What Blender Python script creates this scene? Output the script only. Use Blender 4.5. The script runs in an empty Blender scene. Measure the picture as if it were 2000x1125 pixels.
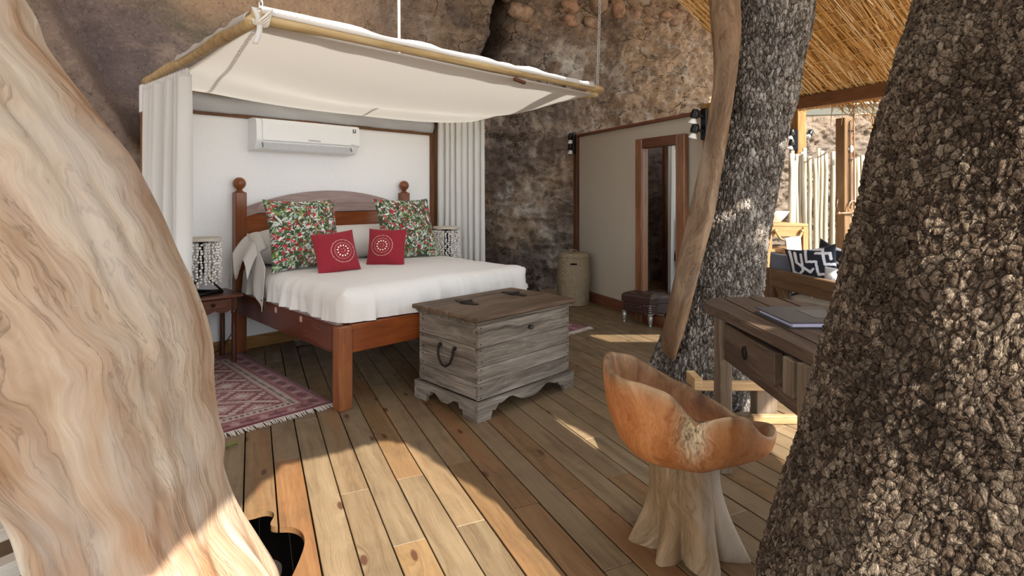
import bpy, bmesh, math, random
import numpy as np
from mathutils import Vector, Matrix, Euler

random.seed(7)
RNG = np.random.default_rng(7)
scene = bpy.context.scene
COL = scene.collection
PI = math.pi

# ------------------------------------------------------------------ camera, light, exposure
EYE, FOC, HOR = 1.40, 1088.0, 380.0          # eye height (m), focal length and horizon row in a 2000x1125 frame
cam = bpy.data.cameras.new('camera')
cam.sensor_fit = 'HORIZONTAL'; cam.sensor_width = 36.0
cam.lens = 36.0 * FOC / 2000.0
cam.shift_y = -(562.5 - HOR) / 2000.0
cam.clip_start = 0.02; cam.clip_end = 300
camo = bpy.data.objects.new('camera', cam); COL.objects.link(camo)
camo.location = (0, 0, EYE); camo.rotation_euler = (PI / 2, 0, 0)
scene.camera = camo

world = bpy.data.worlds.new('sky'); scene.world = world; world.use_nodes = True
bg = world.node_tree.nodes['Background']
bg.inputs['Color'].default_value = (0.90, 0.95, 1.0, 1); bg.inputs['Strength'].default_value = 2.3

SUN_AZ = (0.62, -0.7846)                      # where the sun stands, seen from above
SUN_EL = math.radians(42)
sl = bpy.data.lights.new('sun', 'SUN'); sl.energy = 8.2; sl.angle = math.radians(0.3); sl.color = (1.0, 0.93, 0.82)
so = bpy.data.objects.new('sun', sl); COL.objects.link(so)
sv = Vector((SUN_AZ[0] * math.cos(SUN_EL), SUN_AZ[1] * math.cos(SUN_EL), math.sin(SUN_EL)))
so.rotation_euler = sv.to_track_quat('Z', 'Y').to_euler()
so.location = sv * 20
vs = scene.view_settings
vs.view_transform = 'Standard'; vs.look = 'None'; vs.gamma = 1; vs.use_curve_mapping = False
vs.exposure = 0.7
scene.cycles.max_bounces = 8
scene.cycles.diffuse_bounces = 5

def at(px, py, z=0.0):
    """floor (or height z) point that the photograph shows at px, py"""
    Y = FOC * (EYE - z) / (py - HOR)
    return ((px - 1000) / FOC * Y, Y)

# ------------------------------------------------------------------ node helpers
def lin(c):
    if isinstance(c, str):
        c = [int(c[i:i + 2], 16) / 255 for i in (1, 3, 5)]
        c = [x / 12.92 if x <= .04045 else ((x + .055) / 1.055) ** 2.4 for x in c]
    return (c[0], c[1], c[2], 1.0)

class G:
    def __init__(s, name):
        s.m = bpy.data.materials.new(name); s.m.use_nodes = True
        s.t = s.m.node_tree; s.t.nodes.clear()
        s.o = s.t.nodes.new('ShaderNodeOutputMaterial')
    def n(s, typ, props=None, **ins):
        nd = s.t.nodes.new('ShaderNode' + typ)
        for k, v in (props or {}).items(): setattr(nd, k, v)
        for k, v in ins.items():
            key = int(k[1:]) if k[0] == 'i' and k[1:].isdigit() else k.replace('_', ' ')
            s.put(nd.inputs[key], v)
        return nd
    def put(s, sock, v):
        if hasattr(v, 'outputs'): v = v.outputs[0]
        if isinstance(v, bpy.types.NodeSocket): s.t.links.new(v, sock)
        else: sock.default_value = v
    def math(s, op, a, b=0.0, clamp=False):
        return s.n('Math', {'operation': op, 'use_clamp': clamp}, i0=a, i1=b).outputs[0]
    def mix(s, fac, a, b, blend='MIX'):
        nd = s.t.nodes.new('ShaderNodeMix'); nd.data_type = 'RGBA'; nd.blend_type = blend
        s.put(nd.inputs[0], fac); s.put(nd.inputs[6], a); s.put(nd.inputs[7], b)
        return nd.outputs[2]
    def ramp(s, fac, stops, interp='LINEAR'):
        nd = s.t.nodes.new('ShaderNodeValToRGB'); nd.color_ramp.interpolation = interp
        e = nd.color_ramp.elements
        while len(e) < len(stops): e.new(0.5)
        for el, (p, c) in zip(e, stops):
            el.position = p
            el.color = lin(c) if not isinstance(c, (int, float)) else (c, c, c, 1)
        s.put(nd.inputs[0], fac); return nd.outputs[0]
    def noise(s, vec, scale, detail=4, rough=.55, dist=0.0):
        return s.n('TexNoise', None, Vector=vec, Scale=scale, Detail=detail, Roughness=rough, Distortion=dist).outputs[0]
    def voro(s, vec, scale, feature='F1', dims='3D', out=0, rnd=1.0):
        return s.n('TexVoronoi', {'feature': feature, 'voronoi_dimensions': dims}, Vector=vec, Scale=scale, Randomness=rnd).outputs[out]
    def map(s, vec, scale=(1, 1, 1), loc=(0, 0, 0), rot=(0, 0, 0)):
        return s.n('Mapping', None, Vector=vec, Scale=scale, Location=loc, Rotation=rot).outputs[0]
    def coord(s, out='Object', rnd=0.0):
        v = s.n('TexCoord').outputs[out]
        if rnd:
            r = s.math('MULTIPLY', s.n('ObjectInfo').outputs['Random'], rnd)
            v = s.n('VectorMath', {'operation': 'ADD'}, i0=v, i1=r).outputs[0]
        return v
    def warp(s, vec, scale, amt):
        nz = s.n('TexNoise', None, Vector=vec, Scale=scale, Detail=3.0).outputs['Color']
        d = s.n('VectorMath', {'operation': 'SUBTRACT'}, i0=nz, i1=(.5, .5, .5)).outputs[0]
        d = s.n('VectorMath', {'operation': 'SCALE'}, i0=d, Scale=amt).outputs[0]
        return s.n('VectorMath', {'operation': 'ADD'}, i0=vec, i1=d).outputs[0]
    def bump(s, h, strength=.3, dist=.01, normal=None):
        nd = s.n('Bump', None, Height=h, Strength=strength, Distance=dist)
        if normal is not None: s.put(nd.inputs['Normal'], normal)
        return nd.outputs[0]
    def done(s, color, rough=.6, normal=None, metal=0.0, spec=.4, disp=None, dscale=.01, dmid=.5, extra=None):
        b = s.n('BsdfPrincipled', None)
        s.put(b.inputs['Base Color'], lin(color) if isinstance(color, (str, tuple)) else color)
        s.put(b.inputs['Roughness'], rough); s.put(b.inputs['Metallic'], metal)
        s.put(b.inputs['Specular IOR Level'], spec)
        if normal is not None: s.put(b.inputs['Normal'], normal)
        for k, v in (extra or {}).items(): s.put(b.inputs[k], v)
        s.t.links.new(b.outputs[0], s.o.inputs['Surface'])
        if disp is not None:
            d = s.n('Displacement', None, Height=disp, Midlevel=dmid, Scale=dscale)
            s.t.links.new(d.outputs[0], s.o.inputs['Displacement'])
            s.m.displacement_method = 'BOTH'
        return s.m

def wood(name, dark, mid, light, axis='X', rough=.55, across=16, along=1.1, spec=.35, bump=.15, contrast=.25, tint=False, nails=False):
    g = G(name)
    v = g.coord('Object', 9.0)
    sc = {'X': (along, across, across), 'Y': (across, along, across), 'Z': (across, across, along)}[axis]
    w = g.warp(v, 2.5, .10)
    a = g.noise(g.map(w, sc), 1.0, 5, .6, .8)
    fs = {'X': (5, 140, 140), 'Y': (140, 5, 140), 'Z': (140, 140, 5)}[axis]
    f = g.noise(g.map(v, fs), 1.0, 3, .6)
    big = g.noise(v, 2.2, 3, .6)
    x = g.math('ADD', g.math('MULTIPLY', a, .7), g.math('MULTIPLY', f, .3))
    c = g.ramp(x, [(.5 - contrast, dark), (.5, mid), (.5 + contrast, light)])
    c = g.mix(g.math('MULTIPLY', g.math('SUBTRACT', big, .35, True), .55), c, lin(dark))
    if tint:
        c = g.mix(1.0, c, g.n('ObjectInfo').outputs['Color'], 'MULTIPLY')
    h = g.math('ADD', g.math('MULTIPLY', a, .5), f)
    return g.done(c, rough, g.bump(h, bump, .004), 0, spec)

def plain(name, color, rough=.5, metal=0.0, spec=.4, var=.12, scale=40, bump=.05, rnd=0.0):
    g = G(name)
    v = g.coord('Object')
    f = g.noise(v, scale, 4)
    c0 = lin(color); d = tuple(x * (1 - var) for x in c0[:3]) + (1,); l = tuple(min(1, x * (1 + var)) for x in c0[:3]) + (1,)
    c = g.mix(f, d, l)
    return g.done(c, rough, g.bump(f, bump, .003), metal, spec)

def cloth(name, color, rough=.9, weave=420, bump=.2, fold=0.0, transl=0.0, attr=None):
    g = G(name)
    v = g.coord('Object')
    wv = g.noise(g.map(v, (1, 1, .25)), weave, 2)
    c0 = lin(color)
    c = g.mix(wv, tuple(x * .93 for x in c0[:3]) + (1,), c0)
    if attr:
        c = g.mix(1.0, c, g.n('Attribute', {'attribute_name': attr}).outputs['Color'], 'MULTIPLY')
    nrm = g.bump(wv, bump, .001)
    if fold:
        nrm = g.bump(g.noise(g.map(v, (1, 1, .6)), 7, 3, .6, 1.2), fold, .02, nrm)
    ex = {'Sheen Weight': .15}
    if transl: ex['Transmission Weight'] = 0.0
    m = g.done(c, rough, nrm, 0, .15, extra=ex)
    if transl:
        b = [n for n in g.t.nodes if n.type == 'BSDF_PRINCIPLED'][0]
        tr = g.n('BsdfTranslucent', None, Color=c)
        mx = g.n('MixShader', None, Fac=transl, i1=b, i2=tr)
        g.t.links.new(mx.outputs[0], g.o.inputs['Surface'])
    return m

# ------------------------------------------------------------------ mesh helpers
def link(name, me, m=None, parent=None, loc=(0, 0, 0), rot=(0, 0, 0), smooth=False):
    o = bpy.data.objects.new(name, me); COL.objects.link(o)
    o.location = loc; o.rotation_euler = rot
    if parent is not None: o.parent = parent
    if m is not None and len(me.materials) == 0: me.materials.append(m)
    if smooth: me.polygons.foreach_set('use_smooth', [True] * len(me.polygons))
    return o

def empty(name, loc=(0, 0, 0), rz=0.0, parent=None):
    o = bpy.data.objects.new(name, None); COL.objects.link(o)
    o.location = loc; o.rotation_euler = (0, 0, rz); o.empty_display_size = .1
    if parent: o.parent = parent
    return o

def tag(o, label=None, cat=None, group=None, kind=None):
    for k, v in (('label', label), ('category', cat), ('group', group), ('kind', kind)):
        if v: o[k] = v
    return o

class S:
    """collects shapes into one mesh"""
    def __init__(s): s.v = []; s.f = []
    def add(s, vs, fs):
        b = len(s.v); s.v += [tuple(p) for p in vs]; s.f += [tuple(i + b for i in f) for f in fs]; return s
    def box(s, c, size, bev=.004, R=None, taper=None):
        bm = bmesh.new(); bmesh.ops.create_cube(bm, size=1.0)
        for v in bm.verts:
            v.co = Vector((v.co.x * size[0], v.co.y * size[1], v.co.z * size[2]))
            if taper and v.co.z < 0: v.co.x *= taper; v.co.y *= taper
        if bev > 0:
            bmesh.ops.bevel(bm, geom=bm.edges[:], offset=min(bev, min(size) * .45), segments=1, affect='EDGES')
        M = (R or Matrix.Identity(3))
        bm.verts.index_update()
        s.add([Vector(c) + M @ v.co for v in bm.verts], [[v.index for v in f.verts] for f in bm.faces]); bm.free(); return s
    def lathe(s, prof, n=20, c=(0, 0, 0), axis=None, cap=True):
        """prof: list of (r, z) bottom to top"""
        M = Matrix.Identity(3) if axis is None else Vector(axis).to_track_quat('Z', 'Y').to_matrix()
        vs, fs = [], []
        for r, z in prof:
            for i in range(n):
                t = 2 * PI * i / n
                vs.append(Vector(c) + M @ Vector((r * math.cos(t), r * math.sin(t), z)))
        for j in range(len(prof) - 1):
            for i in range(n):
                k = (i + 1) % n
                fs.append((j * n + i, j * n + k, (j + 1) * n + k, (j + 1) * n + i))
        if cap:
            fs.append(tuple(range(n - 1, -1, -1))); fs.append(tuple((len(prof) - 1) * n + i for i in range(n)))
        return s.add(vs, fs)
    def cyl(s, p0, p1, r0, r1=None, n=12):
        p0, p1 = Vector(p0), Vector(p1); r1 = r0 if r1 is None else r1
        return s.lathe([(r0, 0), (r1, (p1 - p0).length)], n, p0, (p1 - p0))
    def tube(s, pts, r, n=8, closed=False):
        pts = [Vector(p) for p in pts]; N = len(pts); vs, fs = [], []
        rr = r if hasattr(r, '__len__') else [r] * N
        ref = None
        for i, p in enumerate(pts):
            if closed: d = pts[(i + 1) % N] - pts[i - 1]
            else: d = pts[min(i + 1, N - 1)] - pts[max(i - 1, 0)]
            d.normalize()
            if ref is None: ref = d.orthogonal().normalized()
            ref = (ref - d * ref.dot(d)).normalized(); q = d.cross(ref)
            for k in range(n):
                t = 2 * PI * k / n
                vs.append(p + (ref * math.cos(t) + q * math.sin(t)) * rr[i])
        for i in range(N if closed else N - 1):
            j = (i + 1) % N
            for k in range(n):
                l = (k + 1) % n
                fs.append((i * n + k, i * n + l, j * n + l, j * n + k))
        if not closed:
            fs.append(tuple(range(n - 1, -1, -1))); fs.append(tuple((N - 1) * n + k for k in range(n)))
        return s.add(vs, fs)
    def ball(s, c, r, n=10, m=8, sc=(1, 1, 1)):
        prof = [(max(1e-4, math.sin(PI * j / m)) * r, -math.cos(PI * j / m) * r) for j in range(m + 1)]
        b = len(s.v); s.lathe(prof, n, (0, 0, 0), None, False)
        for i in range(b, len(s.v)):
            p = s.v[i]; s.v[i] = (c[0] + p[0] * sc[0], c[1] + p[1] * sc[1], c[2] + p[2] * sc[2])
        return s
    def prism(s, poly, z0, z1, M=None):
        """outline (x, y) pulled from z0 to z1"""
        n = len(poly)
        vs = [Vector((x, y, z0)) for x, y in poly] + [Vector((x, y, z1)) for x, y in poly]
        if M is not None: vs = [M @ v for v in vs]
        fs = [tuple(range(n - 1, -1, -1)), tuple(range(n, 2 * n))] + [(i, (i + 1) % n, n + (i + 1) % n, n + i) for i in range(n)]
        return s.add(vs, fs)
    def mesh(s, name):
        me = bpy.data.meshes.new(name); me.from_pydata(s.v, [], s.f); me.update(); return me
    def obj(s, name, m, parent=None, smooth=False, loc=(0, 0, 0), rot=(0, 0, 0), auto=None):
        me = s.mesh(name)
        bm = bmesh.new(); bm.from_mesh(me); bmesh.ops.recalc_face_normals(bm, faces=bm.faces[:]); bm.to_mesh(me); bm.free()
        o = link(name, me, m, parent, loc, rot, smooth or auto is not None)
        if auto is not None:
            bm = bmesh.new(); bm.from_mesh(me)
            for e in bm.edges:
                e.smooth = len(e.link_faces) == 2 and e.calc_face_angle(0) < auto
            bm.to_mesh(me); bm.free()
        return o

def box(name, c, size, m, parent=None, bev=.004, rot=(0, 0, 0), taper=None):
    me = S().box((0, 0, 0), size, bev, None, taper).mesh(name)
    return link(name, me, m, parent, c, rot)

def grid_mesh(name, P, closed_u=False, uv=None, col=None, caps=False):
    """P: array rows x cols x 3; closed_u joins the last column to the first"""
    P = np.asarray(P, dtype=np.float32); R, C = P.shape[:2]
    idx = np.arange(R * C).reshape(R, C)
    if closed_u: nxt = np.roll(idx, -1, axis=1); a, b = idx[:-1], nxt[:-1]; c, d = nxt[1:], idx[1:]
    else: a, b, c, d = idx[:-1, :-1], idx[:-1, 1:], idx[1:, 1:], idx[1:, :-1]
    q = np.stack([a, b, c, d], -1).reshape(-1, 4)
    me = bpy.data.meshes.new(name)
    me.vertices.add(R * C); me.vertices.foreach_set('co', P.reshape(-1))
    me.loops.add(q.size); me.loops.foreach_set('vertex_index', q.reshape(-1).astype(np.int32))
    me.polygons.add(len(q)); me.polygons.foreach_set('loop_start', np.arange(0, q.size, 4, dtype=np.int32))
    me.polygons.foreach_set('use_smooth', np.ones(len(q), dtype=bool))
    me.update(calc_edges=True)
    if uv is not None:
        U = np.asarray(uv, dtype=np.float32)
        if closed_u:
            Uc = U.reshape(R, -1, 2)                      # has C+1 columns
            a, b, c, d = Uc[:-1, :-1], Uc[:-1, 1:], Uc[1:, 1:], Uc[1:, :-1]
        else: a, b, c, d = U[:-1, :-1], U[:-1, 1:], U[1:, 1:], U[1:, :-1]
        L = np.stack([a, b, c, d], 2).reshape(-1)
        ul = me.uv_layers.new(name='UVMap'); ul.data.foreach_set('uv', L)
    if col is not None:
        ca = me.color_attributes.new('Col', 'FLOAT_COLOR', 'POINT')
        cc = np.ones((R * C, 4), dtype=np.float32); cv = np.asarray(col); cv = cv.reshape(-1, cv.shape[-1]); cc[:, :cv.shape[1]] = cv
        ca.data.foreach_set('color', cc.reshape(-1))
    return me

# numpy value noise
def _h(ix, iy, iz, seed):
    n = (ix * 374761393 + iy * 668265263 + iz * 2147483647 + seed * 974711) & 0xffffffff
    n = ((n ^ (n >> 13)) * 1274126177) & 0xffffffff
    n = ((n ^ (n >> 16)) * 2246822519) & 0xffffffff
    return ((n ^ (n >> 15)) & 0xffff) / 65535.0
def vnoise(x, y, z, seed=0):
    x, y, z = np.broadcast_arrays(x, y, z)
    fx, fy, fz = np.floor(x), np.floor(y), np.floor(z)
    ix, iy, iz = fx.astype(np.int64), fy.astype(np.int64), fz.astype(np.int64)
    u, v, w = x - fx, y - fy, z - fz
    u, v, w = [t * t * t * (t * (t * 6 - 15) + 10) for t in (u, v, w)]
    r = 0
    for dx in (0, 1):
        for dy in (0, 1):
            for dz in (0, 1):
                r = r + _h(ix + dx, iy + dy, iz + dz, seed) * (u if dx else 1 - u) * (v if dy else 1 - v) * (w if dz else 1 - w)
    return r * 2 - 1
def fbm(x, y, z, oct=4, seed=0, gain=.5, ridged=False):
    r, a, f = 0, 1.0, 1.0
    for i in range(oct):
        n = vnoise(x * f, y * f, z * f, seed + i * 17)
        r = r + a * ((1 - 2 * np.abs(n)) if ridged else n); a *= gain; f *= 2.03
    return r
def sstep(a, b, x):
    t = np.clip((x - a) / (b - a), 0, 1); return t * t * (3 - 2 * t)
def srgb(h):
    return np.array(lin(h)[:3])
def smooth1(a, k):
    a = np.asarray(a, float)
    if k < 2: return a
    p = np.concatenate([np.full(k, a[0]), a, np.full(k, a[-1])])
    ker = np.hanning(2 * k + 1); ker /= ker.sum()
    return np.convolve(p, ker, 'same')[k:-k]
# ------------------------------------------------------------------ materials
def plank_mat():
    g = G('pine_plank')
    v = g.coord('Object', 13.0)
    w = g.warp(v, 1.7, .09)
    kv = g.map(w, (1.25, 3.2, 1))
    kn = g.math('ADD', g.voro(kv, 1.5, 'F1', '2D'), g.ramp(g.n('SeparateColor', None, Color=g.voro(kv, 1.5, 'F1', '2D', 1)).outputs[0], [(.50, 1.0), (.52, 0.0)], 'CONSTANT'))
    knot = g.ramp(kn, [(.050, 1.0), (.075, 0.0)])
    halo = g.ramp(kn, [(.03, 1.0), (.22, 0.0)])
    wv = g.n('VectorMath', {'operation': 'ADD'}, i0=w, i1=g.n('VectorMath', {'operation': 'SCALE'}, i0=(0, 1, 0), Scale=g.math('MULTIPLY', halo, .05)).outputs[0]).outputs[0]
    a = g.noise(g.map(wv, (1.0, 17, 17)), 1.0, 5, .6, .9)
    f = g.noise(g.map(wv, (4, 160, 160)), 1.0, 3, .6)
    x = g.math('ADD', g.math('MULTIPLY', a, .65), g.math('MULTIPLY', f, .35))
    c = g.ramp(x, [(.28, '#584835'), (.46, '#75634c'), (.70, '#897961')])
    red = g.noise(g.map(w, (.5, 6, 6)), 1.0, 3, .5, .6)
    c = g.mix(g.ramp(red, [(.60, 0.0), (.74, .45)]), c, lin('#8f6440'))
    c = g.mix(1.0, c, g.n('ObjectInfo').outputs['Color'], 'MULTIPLY')
    grime = g.noise(v, 3.0, 5, .65)
    c = g.mix(g.ramp(grime, [(.50, 0.0), (.75, .40)]), c, lin('#463a29'))
    c = g.mix(g.math('MULTIPLY', knot, .85), c, lin('#452519'))
    h = g.math('ADD', g.math('MULTIPLY', a, .5), f)
    rg = g.ramp(g.noise(v, 6, 3), [(.3, .34), (.7, .6)])
    return g.done(c, rg, g.bump(h, .12, .003), 0, .45)
MP = plank_mat()
M_teak = wood('red_teak', '#4a210d', '#84441f', '#a8683a', 'X', .28, 9, 1.0, .5, .06, .28)
M_teakY = wood('red_teak_rail', '#34170e', '#56291a', '#75402c', 'Y', .26, 9, 1.0, .5, .06, .28)
M_teakZ = wood('red_teak_post', '#472411', '#7c4524', '#a3683d', 'Z', .3, 11, 1.2, .5, .06, .28)
M_teakgrey = wood('sheen_teak', '#6d5a58', '#9f8983', '#c5b2ad', 'X', .4, 10, 1.0, .4, .06, .28)  # headboard reflection painted in as a grey-lilac tone
M_brown = wood('brown_varnished', '#3a2216', '#6b4130', '#8c5a44', 'X', .35, 12, 1.0, .45, .05)
M_brownZ = wood('brown_varnished_leg', '#2c170c', '#553020', '#754632', 'Z', .35, 12, 1.0, .45, .05)
M_pineZ = wood('pine_post', '#5a3d1c', '#8d6636', '#b08a54', 'Z', .6, 14, 1.0)
M_pineX = wood('pine_board', '#5a3d1c', '#8d6636', '#b08a54', 'X', .6, 14, 1.0)
M_pole = wood('peeled_pole', '#836b45', '#c6ad80', '#dac7a2', 'X', .6, 18, .9)
M_trim = wood('brown_trim', '#38200f', '#6a4426', '#8a5e38', 'X', .5, 16, 1.0)
M_trimZ = wood('brown_trim_upright', '#38200f', '#6a4426', '#8a5e38', 'Z', .5, 16, 1.0)
M_grey = wood('greyed_chest_wood', '#2f2821', '#736a60', '#a0978d', 'X', .8, 15, 1.0, .2, .45, .2)
M_greyY = wood('greyed_chest_wood_end', '#2f2821', '#736a60', '#a0978d', 'Y', .8, 15, 1.0, .2, .45, .2)
M_lid = wood('chest_lid_wood', '#281d15', '#5d4b3b', '#7c6a57', 'X', .6, 13, 1.0, .3, .3, .2)
M_old = wood('old_desk_wood', '#261b13', '#544336', '#766352', 'Y', .7, 20, .9, .25, .5, .3)
M_oldZ = wood('old_desk_leg', '#3a2e22', '#746453', '#988a78', 'Z', .75, 20, .9, .25, .4, .3)
M_white = plain('white_wall', '#f3f4f5', .85, 0, .2, .03, 30, .03)
M_cream = plain('cream_wall', '#b3a999', .85, 0, .2, .03, 25, .03)  # even tone set darker to carry the shade on the partition
M_dark = plain('gap_shade', '#1c1511', .95)  # near-black stand-in for the shade in gaps and openings
M_sheet = cloth('white_sheet', '#d9d6d2', .9, 380, .15, .0)
M_canopy = cloth('canopy_cloth', '#f2f1ef', .95, 300, .2, .12, .42)
M_drape = cloth('curtain_cloth', '#ececea', .95, 300, .2, 0, .22)
M_greycl = cloth('grey_gauze', '#c4c7cc', .95, 90, .6, .3)
M_black = plain('black_metal', '#151617', .4, .3, .5)
M_iron = plain('dark_iron', '#2a241f', .6, .6, .4, .3, 60, .3)
M_whiteplastic = plain('white_plastic', '#eef1f3', .28, 0, .5, .01, 20, 0)
M_chain = plain('chain_steel', '#b9b9b6', .35, .8, .5)

def rock_mat():
    g = G('rock_face')
    v = g.coord('Object')
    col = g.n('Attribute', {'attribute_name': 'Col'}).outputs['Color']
    lf = g.math('SUBTRACT', 1.0, g.n('Attribute', {'attribute_name': 'Col'}).outputs['Alpha'])
    w = g.warp(v, 2.0, .15)
    n1 = g.noise(w, 6, 10, .74)
    n2 = g.noise(v, 34, 8, .78)
    n3 = g.noise(g.map(w, (1, 1, 2.2)), 2.4, 9, .72)
    c = g.mix(g.ramp(n1, [(.36, .62), (.52, 0.0)]), col, lin('#4f4238'))
    nl = g.math('SUBTRACT', 1.0, g.math('MULTIPLY', lf, .6))
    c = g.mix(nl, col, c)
    c = g.mix(g.ramp(n3, [(.54, 0.0), (.68, .40)]), c, lin('#cbb59b'))
    c = g.mix(g.ramp(n2, [(.36, .6), (.47, 0.0), (.56, 0.0), (.68, .45)]), c, g.ramp(n2, [(.4, '#382e27'), (.6, '#d8cbb9')]))
    crack = g.voro(g.map(g.warp(g.warp(v, 3.0, .5), 12, .06), (1, 1, 1.5)), 2.1, 'DISTANCE_TO_EDGE')
    ck = g.ramp(crack, [(0.0, 1.0), (.018, 0.0)])
    gate = g.ramp(g.noise(v, 1.3, 2), [(.44, 0.0), (.52, 1.0)])
    ck = g.math('MULTIPLY', g.math('MULTIPLY', ck, gate), g.math('SUBTRACT', 1.0, g.math('MULTIPLY', lf, .75)))
    c = g.mix(g.math('MULTIPLY', ck, .8), c, lin('#2c231d'))
    h = g.math('ADD', g.math('MULTIPLY', n1, 1.0), g.math('MULTIPLY', n2, .45))
    h = g.math('SUBTRACT', h, g.math('MULTIPLY', ck, .5))
    h = g.math('MULTIPLY', h, g.math('SUBTRACT', 1.0, g.math('MULTIPLY', lf, .65)))
    return g.done(c, .9, g.bump(h, 1.0, .07), 0, .15)
M_rock = rock_mat()

def bark_mat(name, cell, stretch, dark, mid, light, dscale, sun='#c9bca8', warp=.5):
    g = G(name)
    v = g.coord('Object')
    p = g.map(v, (1, 1, 1 / stretch))
    w = g.warp(g.warp(g.warp(p, 3.0, .12), cell * .4, 2.0 / cell * warp), cell * 1.3, 1.1 / cell * warp)
    ed = g.voro(w, cell, 'DISTANCE_TO_EDGE')
    ed2 = g.voro(w, cell * 2.3, 'DISTANCE_TO_EDGE')
    cid = g.voro(w, cell, 'F1', '3D', 1)
    plate = g.ramp(ed, [(0.0, 0.0), (.07, .65), (.28, 1.0)])
    plate2 = g.ramp(ed2, [(0.0, 0.0), (.15, .7), (.45, 1.0)])
    fine = g.noise(w, cell * 1.9, 7, .72)
    mic = g.noise(v, 120, 5, .75)
    big = g.noise(v, 2.6, 5, .65)
    tone = g.math('ADD', g.math('MULTIPLY', g.n('SeparateColor', None, Color=cid).outputs[0], .30), g.math('MULTIPLY', fine, .70))
    c = g.ramp(tone, [(.30, dark), (.47, mid), (.66, light)])
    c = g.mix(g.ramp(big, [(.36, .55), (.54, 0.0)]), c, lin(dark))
    c = g.mix(g.ramp(big, [(.54, 0.0), (.72, .35)]), c, lin(sun))  # paler bark tone in random patches
    c = g.mix(g.ramp(ed, [(0.0, .8), (.03, .45), (.08, 0.0)]), c, lin('#1a120d'))
    c = g.mix(g.ramp(ed2, [(0.0, .45), (.07, 0.0)]), c, lin('#1f1610'))
    c = g.mix(g.ramp(mic, [(.32, .5), (.48, 0.0)]), c, lin(dark))
    c = g.mix(g.ramp(mic, [(.58, 0.0), (.75, .4)]), c, lin(light))
    h = g.math('ADD', g.math('ADD', g.math('MULTIPLY', plate, .55), g.math('MULTIPLY', plate2, .2)), g.math('MULTIPLY', fine, .55))
    return g.done(c, .85, g.bump(g.math('ADD', fine, g.math('MULTIPLY', mic, .6)), .8, .012), 0, .2, h, dscale, .6)
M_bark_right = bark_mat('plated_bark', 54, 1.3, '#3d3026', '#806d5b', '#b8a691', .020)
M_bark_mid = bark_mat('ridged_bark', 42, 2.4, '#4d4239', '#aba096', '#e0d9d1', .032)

def driftwood(name, cols, ring='#6d5540', scale=1.0, grey=.5):
    g = G(name)
    uv = g.n('TexCoord').outputs['UV']
    w = g.warp(g.map(uv, (1, 1, 1)), 1.6, .42)
    w = g.warp(w, 6.0, .05)
    a = g.noise(g.map(w, (5.0 * scale, .75 * scale, 1)), 1.0, 6, .62, .6)
    f = g.noise(g.map(w, (60 * scale, 4.5 * scale, 1)), 1.0, 4, .65, .4)
    b = g.noise(g.map(w, (1.3, .6, 1)), 1.3, 3, .5)
    x = g.math('ADD', g.math('MULTIPLY', a, .75), g.math('MULTIPLY', f, .25))
    c = g.ramp(x, [(.27, cols[0]), (.42, cols[1]), (.54, cols[2]), (.70, cols[3])])
    c = g.mix(g.ramp(b, [(.40, .75), (.56, 0.0)]), c, lin(cols[4]), 'MULTIPLY')
    line = g.ramp(g.math('ABSOLUTE', g.math('SUBTRACT', a, .5)), [(0.0, .7), (.012, 0.0)])
    c = g.mix(g.math('MULTIPLY', line, .8), c, lin(ring))
    line2 = g.ramp(g.math('ABSOLUTE', g.math('SUBTRACT', a, .40)), [(0.0, .6), (.009, 0.0)])
    c = g.mix(line2, c, lin(ring))
    gn = g.noise(g.map(w, (2.2, .9, 1), (7, 3, 0)), 1.0, 4, .6)
    c = g.mix(g.ramp(gn, [(.50, 0.0), (.68, grey)]), c, lin('#b3aaa0'))
    sp = g.noise(uv, 60, 3, .7)
    c = g.mix(g.ramp(sp, [(.70, 0.0), (.76, .5)]), c, lin('#f0e6d8'))
    h = g.math('ADD', g.math('MULTIPLY', a, 1.6), g.math('MULTIPLY', f, .4))
    return g.done(c, .7, g.bump(h, .5, .025), 0, .25)
M_drift = driftwood('bare_trunk_wood', ['#6f5a48', '#99826b', '#b19e88', '#c8bcab', '#d6ab82'], '#5c4a3d', 1.0, .6)
M_strip = driftwood('dead_wood', ['#4f3b2b', '#75604b', '#8d7761', '#a48d74', '#d2b696'], '#3d2e22', 2.6, .2)

# ------------------------------------------------------------------ floor boards
DP = Vector((-.4226, .9063)); NP = Vector((.9063, .4226))
ROW = .1354; C0 = .6417
floor = tag(box('floor', (1.5, 5.0, -.33), (16, 14, .1), M_dark, None, 0), kind='structure')
ROWS = {}
JOINTS = {0: (799, 932), 1: (918, 1022), 2: (895, 905), 3: (1025, 988), 4: (1208, 1106), 5: (1120, 957), 7: (1207, 928), -1: (798, 1060), -2: (692, 960), -3: (600, 820), -4: (565, 897)}
REDS = {(-4, 0): (1.0, .68, .46), (3, 1): (.92, .70, .52), (5, 1): (.90, .72, .56), (-1, 0): (1.06, .92, .72), (3, 0): (.98, .74, .55), (5, 0): (.95, .70, .52), (6, 1): (.82, .64, .5)}
HOLE_L = [(-.80, 1.80), (-.805, 2.02), (-.812, 2.12), (-.828, 2.235), (-.87, 2.315), (-.93, 2.350), (-.995, 2.345), (-1.03, 2.36), (-1.035, 2.43), (-1.06, 2.465), (-1.10, 2.47), (-1.14, 2.44), (-1.25, 2.40), (-1.5, 2.40), (-1.80, 2.3), (-1.95, 2.0), (-1.7, 1.5), (-1.1, 1.35)]
def ell(cx, cy, rx, ry, n=20): return [(cx + rx * math.cos(2 * PI * i / n), cy + ry * math.sin(2 * PI * i / n)) for i in range(n)]
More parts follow.
